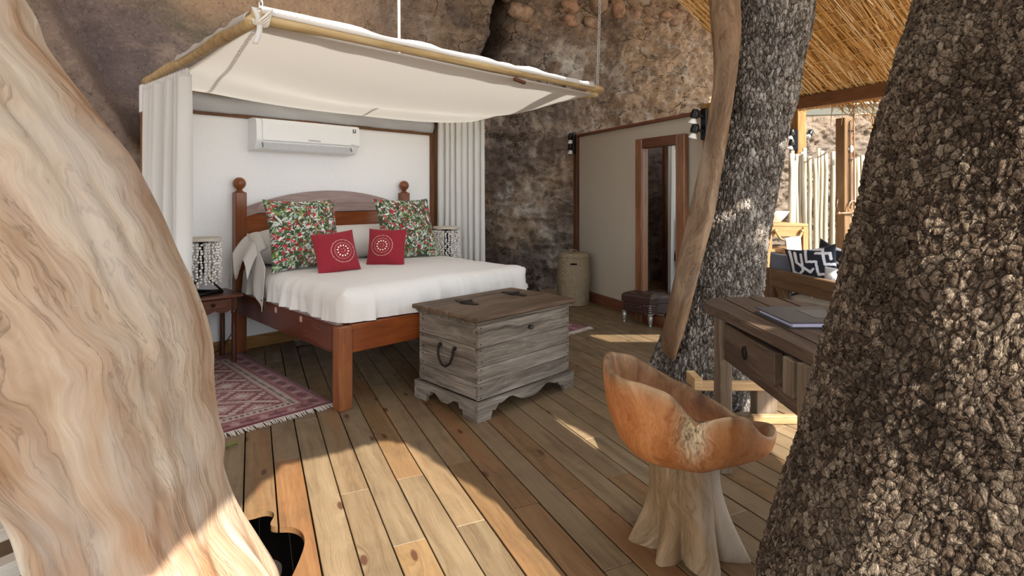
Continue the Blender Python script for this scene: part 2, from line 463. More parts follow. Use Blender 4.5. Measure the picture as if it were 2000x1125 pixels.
def rounded(p, k=2):
    for _ in range(k):
        p = [((a[0] * s + b[0] * (1 - s)), (a[1] * s + b[1] * (1 - s))) for a, b in zip(p, p[1:] + p[:1]) for s in (.75, .25)]
    return p
HOLE_L = rounded(HOLE_L)
HOLES = [HOLE_L, ell(1.42, 4.0, .40, .42), ell(1.12, 1.32, .56, .56)]
cutters = []
for h in HOLES:
    c = S().prism(h, -.2, .2).obj('cutter', M_dark); cutters.append(c)
def near_hole(p, q):
    for k, h in enumerate(HOLES):
        for (x, y) in h + [tuple(np.mean(np.array(h), 0))]:
            d = Vector((x, y)) - p; L = (q - p).length; t = d.dot((q - p) / L)
            if -.05 < t < L + .05 and abs(d.dot(NP)) < ROW / 2 + .05: return k
    return None
depsjobs = []
inst = {}
def visible(p):
    return p.y > 1.0 and -1.05 < p.x / p.y < 1.4
for k in range(-26, 56):
    c = C0 + (k + .5) * ROW
    t0 = (1.25 - NP.y * c) / DP.y; t1 = (9.4 - NP.y * c) / DP.y
    cuts = []
    if k in JOINTS:
        jx, jy = at(*JOINTS[k]); j = Vector((jx, jy)).dot(DP)
        t = j
        while t > t0: cuts.append(t); t -= random.uniform(1.5, 2.6)
        t = j + random.uniform(1.5, 2.8)
        if k == -4: t = j + 1.9
        while t < t1: cuts.append(t); t += random.uniform(1.6, 3.0)
    else:
        j = None; t = t0 + random.uniform(.2, 2.4)
        while t < t1: cuts.append(t); t += random.uniform(1.6, 3.0)
    cuts = [t0] + sorted(cuts) + [t1]
    for a, b in zip(cuts[:-1], cuts[1:]):
        p = NP * c + DP * a; q = NP * c + DP * b; m = (p + q) / 2
        if not (visible(p) or visible(q) or visible(m)): continue
        # behind the rock or far left of the room
        if m.x < -4.2 or (m.y - m.x > 8.6): continue
        dz = random.uniform(-.0015, .0015)
        o = box('plank', (m.x, m.y, -.0125 + dz), (b - a - .003, ROW - random.uniform(.0045, .009), .025), MP, None, .0015, (0, 0, math.atan2(DP.y, DP.x)))
        o.parent = floor; o.matrix_parent_inverse = Matrix.Translation((-1.5, -5.0, .33))
        s = random.uniform(.80, 1.06); wv = random.uniform(-.06, .05)
        col = [s, s * (1 - .02 + wv * .5), s * (.94 + wv)]
        if random.random() < .13: col = [s * .98, s * .80, s * .62]
        if j is not None:
            side = 0 if b <= j + .01 else 1
            if (k, side) in REDS and abs((b if side == 0 else a) - j) < .02: col = REDS[(k, side)]
        o.color = (col[0], col[1], col[2], 1)
        hk = near_hole(p, q)
        if hk is not None:
            md = o.modifiers.new('cut', 'BOOLEAN'); md.object = cutters[hk]; md.operation = 'DIFFERENCE'; md.solver = 'EXACT'
            depsjobs.append(o)
bpy.context.view_layer.update()
dg = bpy.context.evaluated_depsgraph_get()
newm = [(o, bpy.data.meshes.new_from_object(o.evaluated_get(dg))) for o in depsjobs]
for o, me in newm:
    o.modifiers.clear(); o.data = me
    if len(me.vertices) == 0: bpy.data.objects.remove(o)
for c in cutters: bpy.data.objects.remove(c)
gp = S().box((0, 0, -1.2), (90, 90, .2), 0).obj('ground', plain('dry_earth', '#a08a6c', .95, 0, .1, .3, 3, .4))
tag(gp, kind='structure')

# ------------------------------------------------------------------ rock face
path = np.array([(-8.5, -1.5), (-6.6, 1.6), (-5.2, 3.4), (-4.1, 4.4), (-3.35, 5.0), (-2.5, 6.0), (-1.4, 7.1), (-.55, 7.75), (.4, 8.25), (1.3, 8.55), (2.4, 8.75), (3.6, 9.3), (5.2, 9.9), (8, 10.6), (12, 11)])
seg = np.hypot(*np.diff(path, axis=0).T); sl_ = np.concatenate([[0], np.cumsum(seg)])
NS, NZ = 900, 250
ss = np.linspace(0, sl_[-1], NS)
px_ = smooth1(np.interp(ss, sl_, path[:, 0]), 14); py_ = smooth1(np.interp(ss, sl_, path[:, 1]), 14)
tx, ty = np.gradient(px_), np.gradient(py_); L = np.hypot(tx, ty); nx_, ny_ = ty / L, -tx / L      # towards the room
zz = np.linspace(-.6, 5.6, NZ)
X = np.repeat(px_[None], NZ, 0); Yg = np.repeat(py_[None], NZ, 0); Z = np.repeat(zz[:, None], NS, 1)
smoothL = 1 - sstep(-2.2, -.9, X)                                    # plastered, smoother part to the left
d = .16 * fbm(X * .55, Yg * .55, Z * .6, 3, 3)
d += (.09 * (1 - .75 * smoothL)) * fbm(X * 1.8, Yg * 1.8, Z * 2.6, 5, 11, .55)
d += (.035 * (1 - .7 * smoothL)) * fbm(X * 7, Yg * 7, Z * 10, 4, 23, .6, True)
d += (.012 * (1 - .5 * smoothL)) * fbm(X * 26, Yg * 26, Z * 30, 3, 29, .6)
strata = fbm(X * .5, Yg * .5, Z * 3.4, 4, 41, .5)
d += .06 * (1 - smoothL) * np.sign(strata) * np.abs(strata) ** .6
# crevice running down between the two rock bodies, the left body standing proud of it
xc = -.62 + (Z - 2.6) * .36 + .06 * fbm(X * 0, Yg * 0, Z * 2.2, 3, 5)
gq = (X - xc)
d -= .75 * np.exp(-(gq / .13) ** 2) * sstep(1.6, 2.4, Z)
d += .10 * (sstep(-1.0, -.2, gq) * (1 - sstep(-.2, .0, gq)))
# slab lying over the left wall
e = (X + 4.1) - (3.6 - Z) * .42
d += .22 * (1 - sstep(-.05, .07, e)) * sstep(.5, 1.5, Z)
d += .18 * sstep(3.2, 4.6, Z)                                          # leans in towards the top
d = np.clip(d, -.9, .42)
# projected rows; colours below mix the wall's stains with painted shade and light
PX = 1000 + FOC * X / np.maximum(Yg, .5); PY = HOR - FOC * (Z - EYE) / np.maximum(Yg, .5)
nz1 = fbm(X * .9, Yg * .9, Z * .9, 4, 61); nz2 = fbm(X * 2.6, Yg * 2.6, Z * 2.6, 4, 71); nz3 = fbm(X * 6, Yg * 6, Z * 6, 4, 81)
col = np.zeros((NZ, NS, 3)); col[:] = srgb('#a38d79')
def blend(c, m):
    global col
    m = np.clip(m, 0, 1)[..., None]; col = col * (1 - m) + srgb(c) * m
blend('#7d7069', sstep(-.1, .6, nz1) * .8)
blend('#bda48a', sstep(.05, .7, nz2) * .6)
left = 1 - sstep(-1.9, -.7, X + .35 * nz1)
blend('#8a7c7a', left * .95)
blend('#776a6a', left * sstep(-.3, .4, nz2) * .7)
blend('#b59a82', left * sstep(2.9, 3.5, Z + .35 * nz1))
blend('#7c776a', left * np.exp(-((Z - 3.15 + .3 * nz1) / .18) ** 2) * sstep(-3.8, -3.0, X) * .8)
blend('#a58f80', (1 - sstep(-.05, .1, e)) * .55 * left)
blend('#b0957c', sstep(1.0, 2.0, X) * sstep(2.2, 2.6, Z) * .7)  # upper right painted paler for the soft light falling there
blend('#c9ab8c', sstep(1.2, 2.2, X + .4 * nz2) * sstep(2.4, 3.0, Z) * .8)  # second, patchier layer of the same painted brightening
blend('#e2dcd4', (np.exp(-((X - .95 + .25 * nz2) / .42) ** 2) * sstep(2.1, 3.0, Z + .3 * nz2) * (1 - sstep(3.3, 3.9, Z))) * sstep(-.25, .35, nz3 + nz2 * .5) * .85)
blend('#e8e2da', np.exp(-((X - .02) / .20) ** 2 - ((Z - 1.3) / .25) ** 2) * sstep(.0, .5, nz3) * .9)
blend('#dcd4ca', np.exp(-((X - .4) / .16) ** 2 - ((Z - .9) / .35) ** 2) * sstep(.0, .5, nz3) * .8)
blend('#cfc4b6', sstep(.35, .8, nz3) * .5 * (1 - left))
blend('#5d534e', (1 - sstep(.2, 1.3, Z + .3 * nz2)) * (1 - left) * .75)  # shade on the lower rock painted into its colour
blend('#5d5450', np.exp(-((X - .85) / .3) ** 2) * (1 - sstep(1.2, 1.9, Z + .2 * nz2)) * .6)  # darker again low down beside the partition
blend('#4a3a30', np.exp(-((gq - .05) / .12) ** 2) * sstep(1.6, 2.4, Z) * .8)  # crevice darkened in colour where its shade lies
blend('#85796d', sstep(3.2, 3.8, X) * .75)
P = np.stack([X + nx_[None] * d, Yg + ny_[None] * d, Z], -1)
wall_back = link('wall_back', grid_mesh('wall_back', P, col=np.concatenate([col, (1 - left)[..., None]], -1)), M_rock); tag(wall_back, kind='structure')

# cemented stones set in the top of the rock face
g = G('cemented_stone'); v = g.coord('Object', 5.0)
cst = g.mix(1.0, g.ramp(g.noise(v, 9, 6, .65), [(.3, '#6d5648'), (.5, '#9c8472'), (.7, '#b89c86')]), g.n('ObjectInfo').outputs['Color'], 'MULTIPLY')
M_stone = g.done(cst, .9, g.bump(g.noise(v, 30, 6, .7), .7, .02), 0, .15)
def stone(cx, cz, w, h, seed, col):
    i = int(np.argmin(np.abs(px_ - cx))); j = int(np.clip(np.searchsorted(zz, cz), 0, NZ - 1))
    dd = d[j, i]; x, y = px_[i] + nx_[i] * dd, py_[i] + ny_[i] * dd
    bm = bmesh.new(); bmesh.ops.create_icosphere(bm, subdivisions=2, radius=1)
    r = random.Random(seed); off = Vector((r.uniform(0, 50),) * 3)
    for vt in bm.verts:
        p = vt.co.normalized(); q = max(abs(p.x), abs(p.z), .6); p = p / (q ** .45 + 1e-6) * .95
        n = 1 + .22 * float(vnoise(p.x * 1.6 + off.x, p.y * 1.6, p.z * 1.6, seed))
        vt.co = Vector((p.x * w * n, p.y * .07, p.z * h * n))
    me = bpy.data.meshes.new('stone'); bm.to_mesh(me); bm.free()
    o = link('stone', me, M_stone, wall_back, (x, y + .02, cz), (r.uniform(-.1, .1), r.uniform(-.25, .25), math.atan2(ty[i], tx[i])), True)
    o.color = (*col, 1)
k = 0
for (spx, spy, w, h, tone) in [(1015, 18, 44, 24, 0), (1067, 22, 26, 30, 1), (1108, 12, 34, 22, 2), (1104, 40, 26, 16, 2), (1152, 14, 26, 26, 1), (1143, 44, 30, 16, 0), (1192, 22, 20, 30, 2), (1222, 8, 20, 14, 1), (1226, 32, 20, 17, 0), (1256, 20, 18, 14, 1), (1280, 6, 22, 13, 1), (1252, 44, 22, 10, 0), (1288, 30, 20, 11, 2), (1316, 14, 20, 14, 1), (1302, 44, 20, 9, 1), (1330, 36, 18, 12, 0), (1350, 12, 19, 15, 1), (1366, 36, 18, 12, 2), (1384, 14, 16, 16, 1), (1048, 46, 28, 12, 1), (1010, -20, 40, 18, 1), (1080, -18, 36, 18, 0), (1150, -22, 34, 18, 2), (1215, -20, 30, 16, 1), (1285, -20, 30, 16, 0), (1350, -18, 30, 16, 1)]:
    i = int(np.argmin(np.abs(px_ / np.maximum(py_, .3) - (spx - 1000) / FOC) + (py_ < 1) * 9)); Yr = py_[i] - .15
    tn = [(.92, .90, .86), (.78, .77, .75), (1.0, .88, .80)][tone]
    stone(px_[i], EYE - (spy - HOR) * Yr / FOC, w * Yr / FOC * .5 * 1.35, h * Yr / FOC * .5 * 1.5, 100 + k, tn); k += 1

# ------------------------------------------------------------------ unseen roof added to block the sun, holes cut to shape its patches
ZC = 4.7
SH = 1 / math.tan(SUN_EL)
def up(p, z=0.0):                                   # where the ray to (p, z) crosses the roof
    return (p[0] + SUN_AZ[0] * (ZC - z) * SH, p[1] + SUN_AZ[1] * (ZC - z) * SH)
def inside(poly, x, y):
    r = np.zeros_like(x, dtype=bool); n = len(poly)
    for i in range(n):
        (x1, y1), (x2, y2) = poly[i], poly[(i + 1) % n]
        c = ((y1 > y) != (y2 > y)) & (x < (x2 - x1) * (y - y1) / ((y2 - y1) or 1e-9) + x1)
        r ^= c
    return r
LIT = [
    [(-.752, 3.2), (-.60, 3.16), (.34, 2.06), (1.3, .95), (1.8, .0), (-1.1, -2.0), (-1.2, .5), (-1.38, 1.5), (-1.28, 2.05), (-1.213, 2.90)],
    [(-.25, 4.03), (-.13, 4.07), (.56, 3.10), (.41, 3.05)],
    [at(1150, 652), at(1290, 650), at(1300, 668), at(1110, 668)],
    [at(1180, 695), at(1225, 692), at(1285, 700), at(1200, 704)],
    [at(1220, 628), at(1275, 634), at(1320, 642), at(1255, 640)],
    [at(1110, 688), at(1140, 686), at(1165, 693), at(1120, 694)],
    [(-2.7, 1.6), (-1.9, 1.65), (-1.85, 2.05), (-2.7, 2.1)],
    [(1.0, 1.3), (1.25, 1.75), (1.75, 1.2), (1.9, .4), (1.5, .4)],
]
LIT = [[up(p) for p in q] for q in LIT]
can = [(-.56, -.08), (2.55, -.08), (2.45, 1.75), (-.56, 1.75)]
LIT.append([up((-1.1077 + (a - b) * .70711, 3.576 + (a + b) * .70711), 2.38) for a, b in can])  # extra hole added so sun lands on the canopy and brightens its underside
EDGE = [up(p) for p in [(1.35, -3.0), (1.35, 2.6), (1.42, 3.35), (1.75, 4.3), (2.0, 5.5), (2.0, 9.0)]]
EDGE += [(5.1, 5.2), (4.0, 8.9), (-5.4, 8.9), (-5.4, -5.4), up((1.35, -3.0))]
st = .025
gx = np.arange(-5.5, 5.8, st); gy = np.arange(-5.5, 9.0, st)
GX, GY = np.meshgrid(gx + st / 2, gy + st / 2)
keep = inside(EDGE, GX, GY)
for q in LIT: keep &= ~inside(q, GX, GY)
rj, ri = np.nonzero(keep)
nxv = len(gx) + 1
ids = rj * nxv + ri
faces = np.stack([ids, ids + 1, ids + 1 + nxv, ids + nxv], -1)
used, inv = np.unique(faces, return_inverse=True)
vx = -5.5 + (used % nxv) * st; vy = -5.5 + (used // nxv) * st
me = bpy.data.meshes.new('shade_roof')
me.from_pydata(np.stack([vx, vy, np.full(len(vx), ZC)], -1).tolist(), [], inv.reshape(-1, 4).tolist())
M_thatch = wood('thatch', '#6f5634', '#a58a5e', '#c4aa80', 'X', .85, 60, 3.0, .15, .5)
shade_roof = link('shade_roof', me, M_thatch); tag(shade_roof, kind='structure')
sd = shade_roof.modifiers.new('thick', 'SOLIDIFY'); sd.thickness = .04
# ------------------------------------------------------------------ trees
def trunk(name, m, keys, nz=300, na=300, rough=None, parent=None, sm=22):
    """keys: rows of (z, cx, cy, rx, ry), lofted smoothly; rough(theta, z) scales the radius"""
    K = np.array(keys, float); K = K[np.argsort(K[:, 0])]
    z = np.linspace(K[0, 0], K[-1, 0], nz)
    k = max(2, nz // sm)
    cx, cy, rx, ry = [smooth1(np.interp(z, K[:, 0], K[:, i]), k) for i in (1, 2, 3, 4)]
    th = np.linspace(0, 2 * PI, na, endpoint=False) + PI / 2
    T, Z = np.meshgrid(th, z)
    R = 1.0 if rough is None else rough(T, Z)
    X = cx[:, None] + rx[:, None] * R * np.cos(T); Y = cy[:, None] + ry[:, None] * R * np.sin(T)
    P = np.stack([X, Y, Z], -1)
    tt = np.linspace(0, 2 * PI, na + 1)
    U = np.stack([np.repeat((tt * rx.mean())[None], nz, 0), np.repeat(z[:, None], na + 1, 1)], -1)
    me = grid_mesh(name, P, True, U)
    o = link(name, me, m, parent)
    return o

def rows(sil, cy, extra=None):
    """silhouette rows (py, left px or None, right px or None, radius, cy) -> loft keys at real distance"""
    out = []
    for py, l, r, rad, yc in sil:
        mx = ((l if l is not None else r) - 1000) / FOC; s = math.sqrt(1 + mx * mx)
        if l is not None and r is not None:
            m2 = (r - 1000) / FOC; s2 = math.sqrt(1 + m2 * m2)
            rad = (m2 - mx) * yc / (s + s2); cx = mx * yc + rad * s
            zt = EYE - (py - HOR) * yc / FOC
        elif l is not None:
            cx = mx * yc + rad * s; zt = EYE - (py - HOR) * (yc + rad * mx / s) / FOC
        else:
            cx = mx * yc - rad * s; zt = EYE - (py - HOR) * (yc + rad * abs(mx) / s) / FOC
        out.append((zt, cx, yc, rad, rad))
    return out

# right foreground tree
sil = []
for py, l in [(-150, 1830), (0, 1786), (50, 1775), (100, 1756), (150, 1740), (200, 1723), (300, 1701), (400, 1679), (450, 1661), (500, 1648), (560, 1634), (640, 1615), (700, 1598), (760, 1588), (860, 1563), (960, 1533), (1060, 1501), (1107, 1481)]:
    low = max(0, (py - 760) / 347)
    sil.append((py, l, None, .34 + .07 * min(1, max(0, (py - 330) / 310)) + .07 * low, 1.37 - .05 * low))
K = sorted(rows(sil, 0)); K = [(-.45, K[0][1] - .04, K[0][2], .60, .56)] + K + [(3.2, K[-1][1] + .30, 1.46, .33, .33), (4.7, K[-1][1] + .85, 1.6, .30, .30)]
def r_right(T, Z):
    x, y = np.cos(T), np.sin(T)
    return 1 + .035 * fbm(x * 1.5, y * 1.5, Z * 1.4, 3, 7) + .018 * fbm(x * 5, y * 5, Z * 4, 3, 9)
t3 = trunk('tree_trunk', M_bark_right, K, 800, 560, r_right, sm=50)
tag(t3, 'massive leaning tree trunk with dark plated bark in the right foreground', 'tree')

# left foreground bare trunk with a root reaching over the hole in the boards
sil = [(-150, None, -10, .52, 2.05), (0, None, 52, .52, 2.05), (53, None, 84, .52, 2.05), (93, None, 92, .52, 2.05), (120, None, 113, .52, 2.04), (182, None, 157, .52, 2.04), (249, None, 206, .51, 2.03), (307, None, 250, .51, 2.02), (378, None, 286, .50, 2.02), (431, None, 313, .50, 2.01), (500, None, 341, .49, 2.0), (560, None, 371, .48, 2.0), (600, None, 389, .45, 2.0), (650, None, 404, .43, 2.0), (700, None, 412, .405, 2.0), (760, None, 420, .375, 2.0), (850, None, 437, .335, 2.0), (906, None, 438, .31, 2.0), (960, None, 452, .30, 1.99), (1010, None, 470, .30, 1.98), (1060, None, 486, .295, 1.97), (1110, None, 495, .29, 1.96)]
K = sorted(rows(sil, 0)); K = [(-.5, K[0][1] + .05, 1.95, .34, .34)] + K + [(3.6, K[-1][1] - .75, 2.2, .50, .50), (4.7, K[-1][1] - 1.4, 2.4, .44, .44)]
def r_left(T, Z):
    x, y = np.cos(T), np.sin(T)
    tw = T + Z * .55
    f = 1 + .05 * fbm(np.cos(tw) * 1.3, np.sin(tw) * 1.3, Z * .8, 3, 31)
    f += .018 * fbm(np.cos(tw) * 4.5, np.sin(tw) * 4.5, Z * .9, 3, 33)
    # long grooves winding up the trunk
    for a0, w, dp in ((-1.15, .05, .035), (-2.2, .07, .05), (-.55, .045, .03), (-1.75, .04, .025)):
        dd = np.angle(np.exp(1j * (T - (a0 + .45 * (Z - 1.0) * .6 + .15 * np.sin(Z * 2.3 + a0)))))
        f -= dp * np.exp(-(dd / w) ** 2) * sstep(.0, .3, Z)
        f += dp * .8 * np.exp(-((dd - w * 2.2) / (w * 1.6)) ** 2)
    f += .04 * vnoise(x * 2.0, y * 2.0, Z * 9, 37) * np.exp(-((Z - .45) / .35) ** 2)
    # roots
    for a0, w, dp, zt in ((.05, .30, .50, .30), (-.62, .42, .30, .22), (.75, .30, .28, .25), (-2.3, .35, .06, .25)):
        dd = np.angle(np.exp(1j * (T - a0)))
        f += dp * np.exp(-(dd / w) ** 2) * (1 - sstep(-.12, zt, Z)) ** 1.5
    dd = np.angle(np.exp(1j * (T + .22)))
    f -= .16 * np.exp(-(dd / .10) ** 2) * (1 - sstep(.05, .32, Z))
    return f
t1 = trunk('tree_trunk', M_drift, K, 560, 420, r_left, sm=70)
tag(t1, 'huge smooth barkless pale trunk leaning out of the left foreground', 'tree')

# tree in the middle: ridged bark, with a strip of bare dead wood down its left side
sil = [(-150, 1420, 1602, 0, 4.0), (0, 1425, 1593, 0, 4.0), (60, 1428, 1591, 0, 4.0), (100, 1426, 1577, 0, 4.0), (140, 1420, 1566, 0, 4.0), (190, 1414, 1561, 0, 4.0), (220, 1408, 1549, 0, 4.0), (300, 1392, 1530, 0, 4.0), (400, 1366, 1512, 0, 4.0), (500, 1340, 1497, 0, 4.0), (600, 1314, 1487, 0, 4.0), (650, 1301, 1482, 0, 4.0), (700, 1284, 1474, 0, 4.0), (740, 1277, 1464, 0, 4.0), (790, 1272, 1450, 0, 4.0)]
K = sorted(rows(sil, 0)); K = [(-.3, K[0][1], 4.0, .36, .40)] + K + [(4.7, K[-1][1] + .30, 4.2, .30, .30)]
def r_mid(T, Z):
    x, y = np.cos(T), np.sin(T)
    f = 1 + .05 * fbm(x * 1.6, y * 1.6, Z * 1.2, 3, 51) + .02 * fbm(x * 6, y * 6, Z * 2, 3, 53)
    for a0, w, dp in ((-2.0, .22, .16), (-1.1, .25, .10), (3.0, .3, .2), (-.3, .3, .08), (1.2, .4, .15)):
        dd = np.angle(np.exp(1j * (T - a0)))
        f += dp * np.exp(-(dd / w) ** 2) * (1 - sstep(-.05, .5, Z))
    dd = np.angle(np.exp(1j * (T - (-.1))))
    f += .07 * np.exp(-(dd / .5) ** 2 - ((Z - 2.1) / .12) ** 2)
    return f
t2 = empty('tree_trunk', (1.4, 4.0, 0))
tag(t2, 'tree trunk with ridged grey bark and a bare wood strip rising behind the desk', 'tree')
def under(o, parent):
    o.parent = parent; o.matrix_parent_inverse = Matrix.Translation(parent.location).inverted(); return o
under(trunk('bark', M_bark_mid, K, 420, 330, r_mid), t2)
strip = [(-150, 1385, 1440), (0, 1390, 1438), (50, 1391, 1444), (75, 1399, 1442), (110, 1401, 1438), (150, 1400, 1434), (200, 1393, 1428), (250, 1385, 1420), (300, 1374, 1412), (400, 1352, 1395), (450, 1341, 1384), (500, 1330, 1370), (560, 1317, 1353), (600, 1309, 1342), (640, 1299, 1334), (670, 1296, 1322), (690, 1297, 1308)]
K = []
for py, l, r in strip:
    yc = 3.80; z = EYE - (py - HOR) * yc / FOC
    a, b = (l - 1000) / FOC * yc, (r - 1000) / FOC * yc
    K.append((z, (a + b) / 2, yc, (b - a) / 2, .14))
K = sorted(K); K += [(4.7, K[-1][1] + .1, 4.0, .07, .12)]
def r_strip(T, Z):
    x, y = np.cos(T), np.sin(T)
    return 1 + .10 * fbm(x * 1.2, y * 1.2, Z * 1.5, 3, 57) + .05 * fbm(x * 5, y * 5, Z * 2.5, 2, 58)
under(tag(trunk('dead_wood', M_strip, K, 300, 60, r_strip), 'bare brown dead wood'), t2)
# wart of bark at the foot
S().ball((1.085, 4.12, .10), .055, 12, 9, (1, 1, .8)).obj('burl', M_bark_mid, None, True)
under(bpy.data.objects['burl'], t2)

# ------------------------------------------------------------------ bed wall and canopy, laid out on axes a (along the wall) and b (towards the wall)
BO = Vector((-1.1077, 3.576, 0)); RZ = PI / 4
def frame(name, a=0, b=0, z=0, rz=0.0):
    p = BO + Vector((a * .70711 - b * .70711, a * .70711 + b * .70711, z))
    return empty(name, p, RZ + rz)
WB = 1.975                                                     # wall plane
wall_left = tag(frame('wall_left', 0, 0), kind='structure')
box('panel', (.80, WB + .03, 1.05), (2.80, .06, 2.12), M_white, wall_left, .002)
box('trim_rail', (.80, WB - .006, 2.105), (2.84, .03, .030), M_trim, wall_left, .003)
box('trim_upright', (2.20, WB - .006, 1.05), (.045, .05, 2.12), M_trimZ, wall_left, .003)
box('baseboard', (.80, WB - .012, .055), (2.80, .03, .11), M_pineX, wall_left, .004)
box('timber_post', (2.275, WB + .03, 1.2), (.07, .09, 2.3), M_trimZ, wall_left, .006)
box('timber_post', (-.655, WB - .03, 1.03), (.07, .07, 2.06), M_pineZ, wall_left, .006)
tag(box('post_block', (-.655, WB - .03, 2.17), (.085, .08, .22), M_white, wall_left, .004), 'white painted block on the post')

canopy = tag(frame('bed_canopy', 0, 0), 'white cloth canopy stretched on peeled poles above the bed', 'canopy')
CA0, CA1, CB0, CB1, CZ = -.56, 2.63, -.10, 1.96, 2.40
def pole(name, p, q, r0, r1, seed, n=26):
    pts, rr = [], []
    p, q = Vector(p), Vector(q)
    for i in range(n):
        t = i / (n - 1); o = Vector((float(vnoise(t * 4, seed, 0, 1)), float(vnoise(t * 4, seed, 5, 2)), float(vnoise(t * 4, seed, 9, 3)))) * .010
        pts.append(p.lerp(q, t) + o); rr.append((r0 + (r1 - r0) * t) * (1 + .07 * float(vnoise(t * 9, seed, 3, 4))))
    return S().tube(pts, rr, 14).obj(name, M_pole, canopy, True)
pole('pole', (CA0 - .02, CB0, CZ), (CA1 + .05, CB0, CZ + .015), .040, .034, 1)
pole('pole', (CA0 - .01, CB0 - .03, CZ - .03), (CA0 - .09, CB1, CZ - .09), .038, .032, 2)
pole('pole', (CA1, CB0, CZ - .02), (CA1 - .02, CB1 + .25, CZ - .02), .032, .030, 3)
pole('pole', (CA0, CB1 - .04, CZ - .12), (CA1, CB1 - .04, CZ - .10), .022, .022, 4)
U, V = np.meshgrid(np.linspace(0, 1, 90), np.linspace(0, 1, 90))
sag = .10 * np.sin(PI * V) ** .8 * np.sin(PI * U) ** .5
ridge = .12 * np.exp(-((V - .42) / .16) ** 2) * np.sin(PI * U) ** .6
rear = .075 * np.exp(-((V - .80) / .14) ** 2) * np.sin(PI * U) ** .45
zc = CZ - .035 - .08 * V - sag - ridge * .75 - rear + .012 * np.sin(U * 9 + V * 4) * np.sin(PI * U) * np.sin(PI * V)
A = CA0 + .01 + (CA1 - CA0 - .02) * U; Bc = CB0 + .01 + (CB1 - CB0 - .03) * V
o = link('cloth', grid_mesh('cloth', np.stack([A, Bc, zc], -1)), M_canopy, canopy)
o.modifiers.new('thick', 'SOLIDIFY').thickness = .003
# upper layer of cloth folded over the poles
def strip_cloth(name, p, q, w, lift):
    n = 40; R = []
    for i in range(n):
        t = i / (n - 1); c = Vector(p).lerp(Vector(q), t); row = []
        for k in range(7):
            a = PI * k / 6
            row.append(c + w * math.cos(a) + Vector((0, 0, math.sin(a) * (.042 + lift * abs(float(vnoise(t * 11, k * .2, 0, 8)))))))
        R.append(row)
    o = link(name, grid_mesh(name, [[tuple(v) for v in r] for r in R]), M_canopy, canopy); o.modifiers.new('thick', 'SOLIDIFY').thickness = .003
strip_cloth('top_cloth', (CA0 + .02, CB0, CZ + .004), (CA1 - .1, CB0, CZ + .012), Vector((0, .045, 0)), .03)
strip_cloth('top_cloth', (CA0 - .01, CB0 + .02, CZ - .03), (CA0 - .05, CB0 + 1.25, CZ - .065), Vector((.04, 0, 0)), .025)
# gauze band between the wall trim and the canopy
U, V = np.meshgrid(np.linspace(-.60, 2.20, 60), np.linspace(0, 1, 14))
P = np.stack([U, WB - .02 - .05 * np.sin(V * PI) + .012 * np.sin(U * 11 + V * 3), 2.115 + V * .20 + 0 * U], -1)
o = link('gauze_band', grid_mesh('gauze_band', P), M_greycl, canopy); o.modifiers.new('thick', 'SOLIDIFY').thickness = .003
tag(o, 'pale grey gauze band')
# ties at the near corner
rp = S()
for i in range(5):
    rp.tube([(CA0 + .02 + .045 * math.cos(t), CB0 - .02 + .03 * math.sin(t) - .012 * i, CZ - .02 + .05 * math.sin(t + .4 * i)) for t in np.linspace(0, 2 * PI, 18, endpoint=False)], .006, 6, True)
tag(rp.obj('lashing', plain('white_rope', '#dcd6ca', .9), canopy, True), 'white rope lashing at the corner')
R = [[(CA0 - .05 + .03 * math.sin(t * 3) + k * .03, CB0 - .075, CZ + .02 - t * .20) for k in range(2)] for t in np.linspace(0, 1, 12)]
o = link('tie_tape', grid_mesh('tie_tape', R), M_canopy, canopy); o.modifiers.new('thick', 'SOLIDIFY').thickness = .003
tag(box('clip', (1.55, CB0 - .005, CZ - .062), (.13, .03, .025), M_brown, canopy, .004, (0, .12, 0)), 'dark clip under the front pole')

def chain(name, p, q, label, n):
    p, q = Vector(p), Vector(q); s = S(); d = (q - p) / n
    Q = d.to_track_quat('Z', 'Y').to_matrix(); l = d.length
    for i in range(n):
        c = p + d * (i + .5); pts = []
        for k in range(12):
            t = 2 * PI * k / 12
            v = Vector((math.cos(t) * l * .30, 0, math.sin(t) * l * .62))
            if i % 2: v = Vector((0, v.x, v.z))
            pts.append(c + Q @ v)
        s.tube(pts, l * .11, 5, True)
    o = s.obj(name, M_chain, None, True); return tag(o, label, 'chain', None, None)
def abz(a, b, z): return BO + Vector((a * .70711 - b * .70711, a * .70711 + b * .70711, z))
c1 = chain('chain', abz(CA0 + .03, CB0, CZ + .05), abz(CA0 + .10, CB0 + .05, ZC), 'steel chain hanging to the canopy corner nearest the bare trunk', 60)
c2 = chain('chain', abz(CA1, CB0, CZ + .04), abz(CA1 + .12, CB0, 5.0), 'thin steel chain hanging to the canopy tip in front of the rock', 66)
cd = S().tube([abz(.95, .75, 2.30), abz(.95, .76, 3.2), abz(.97, .75, ZC)], .013, 8).obj('cord', plain('cord_white', '#cfc6b6', .9), None, True)
tag(cd, 'pale cord hanging down behind the canopy front pole', 'cord')

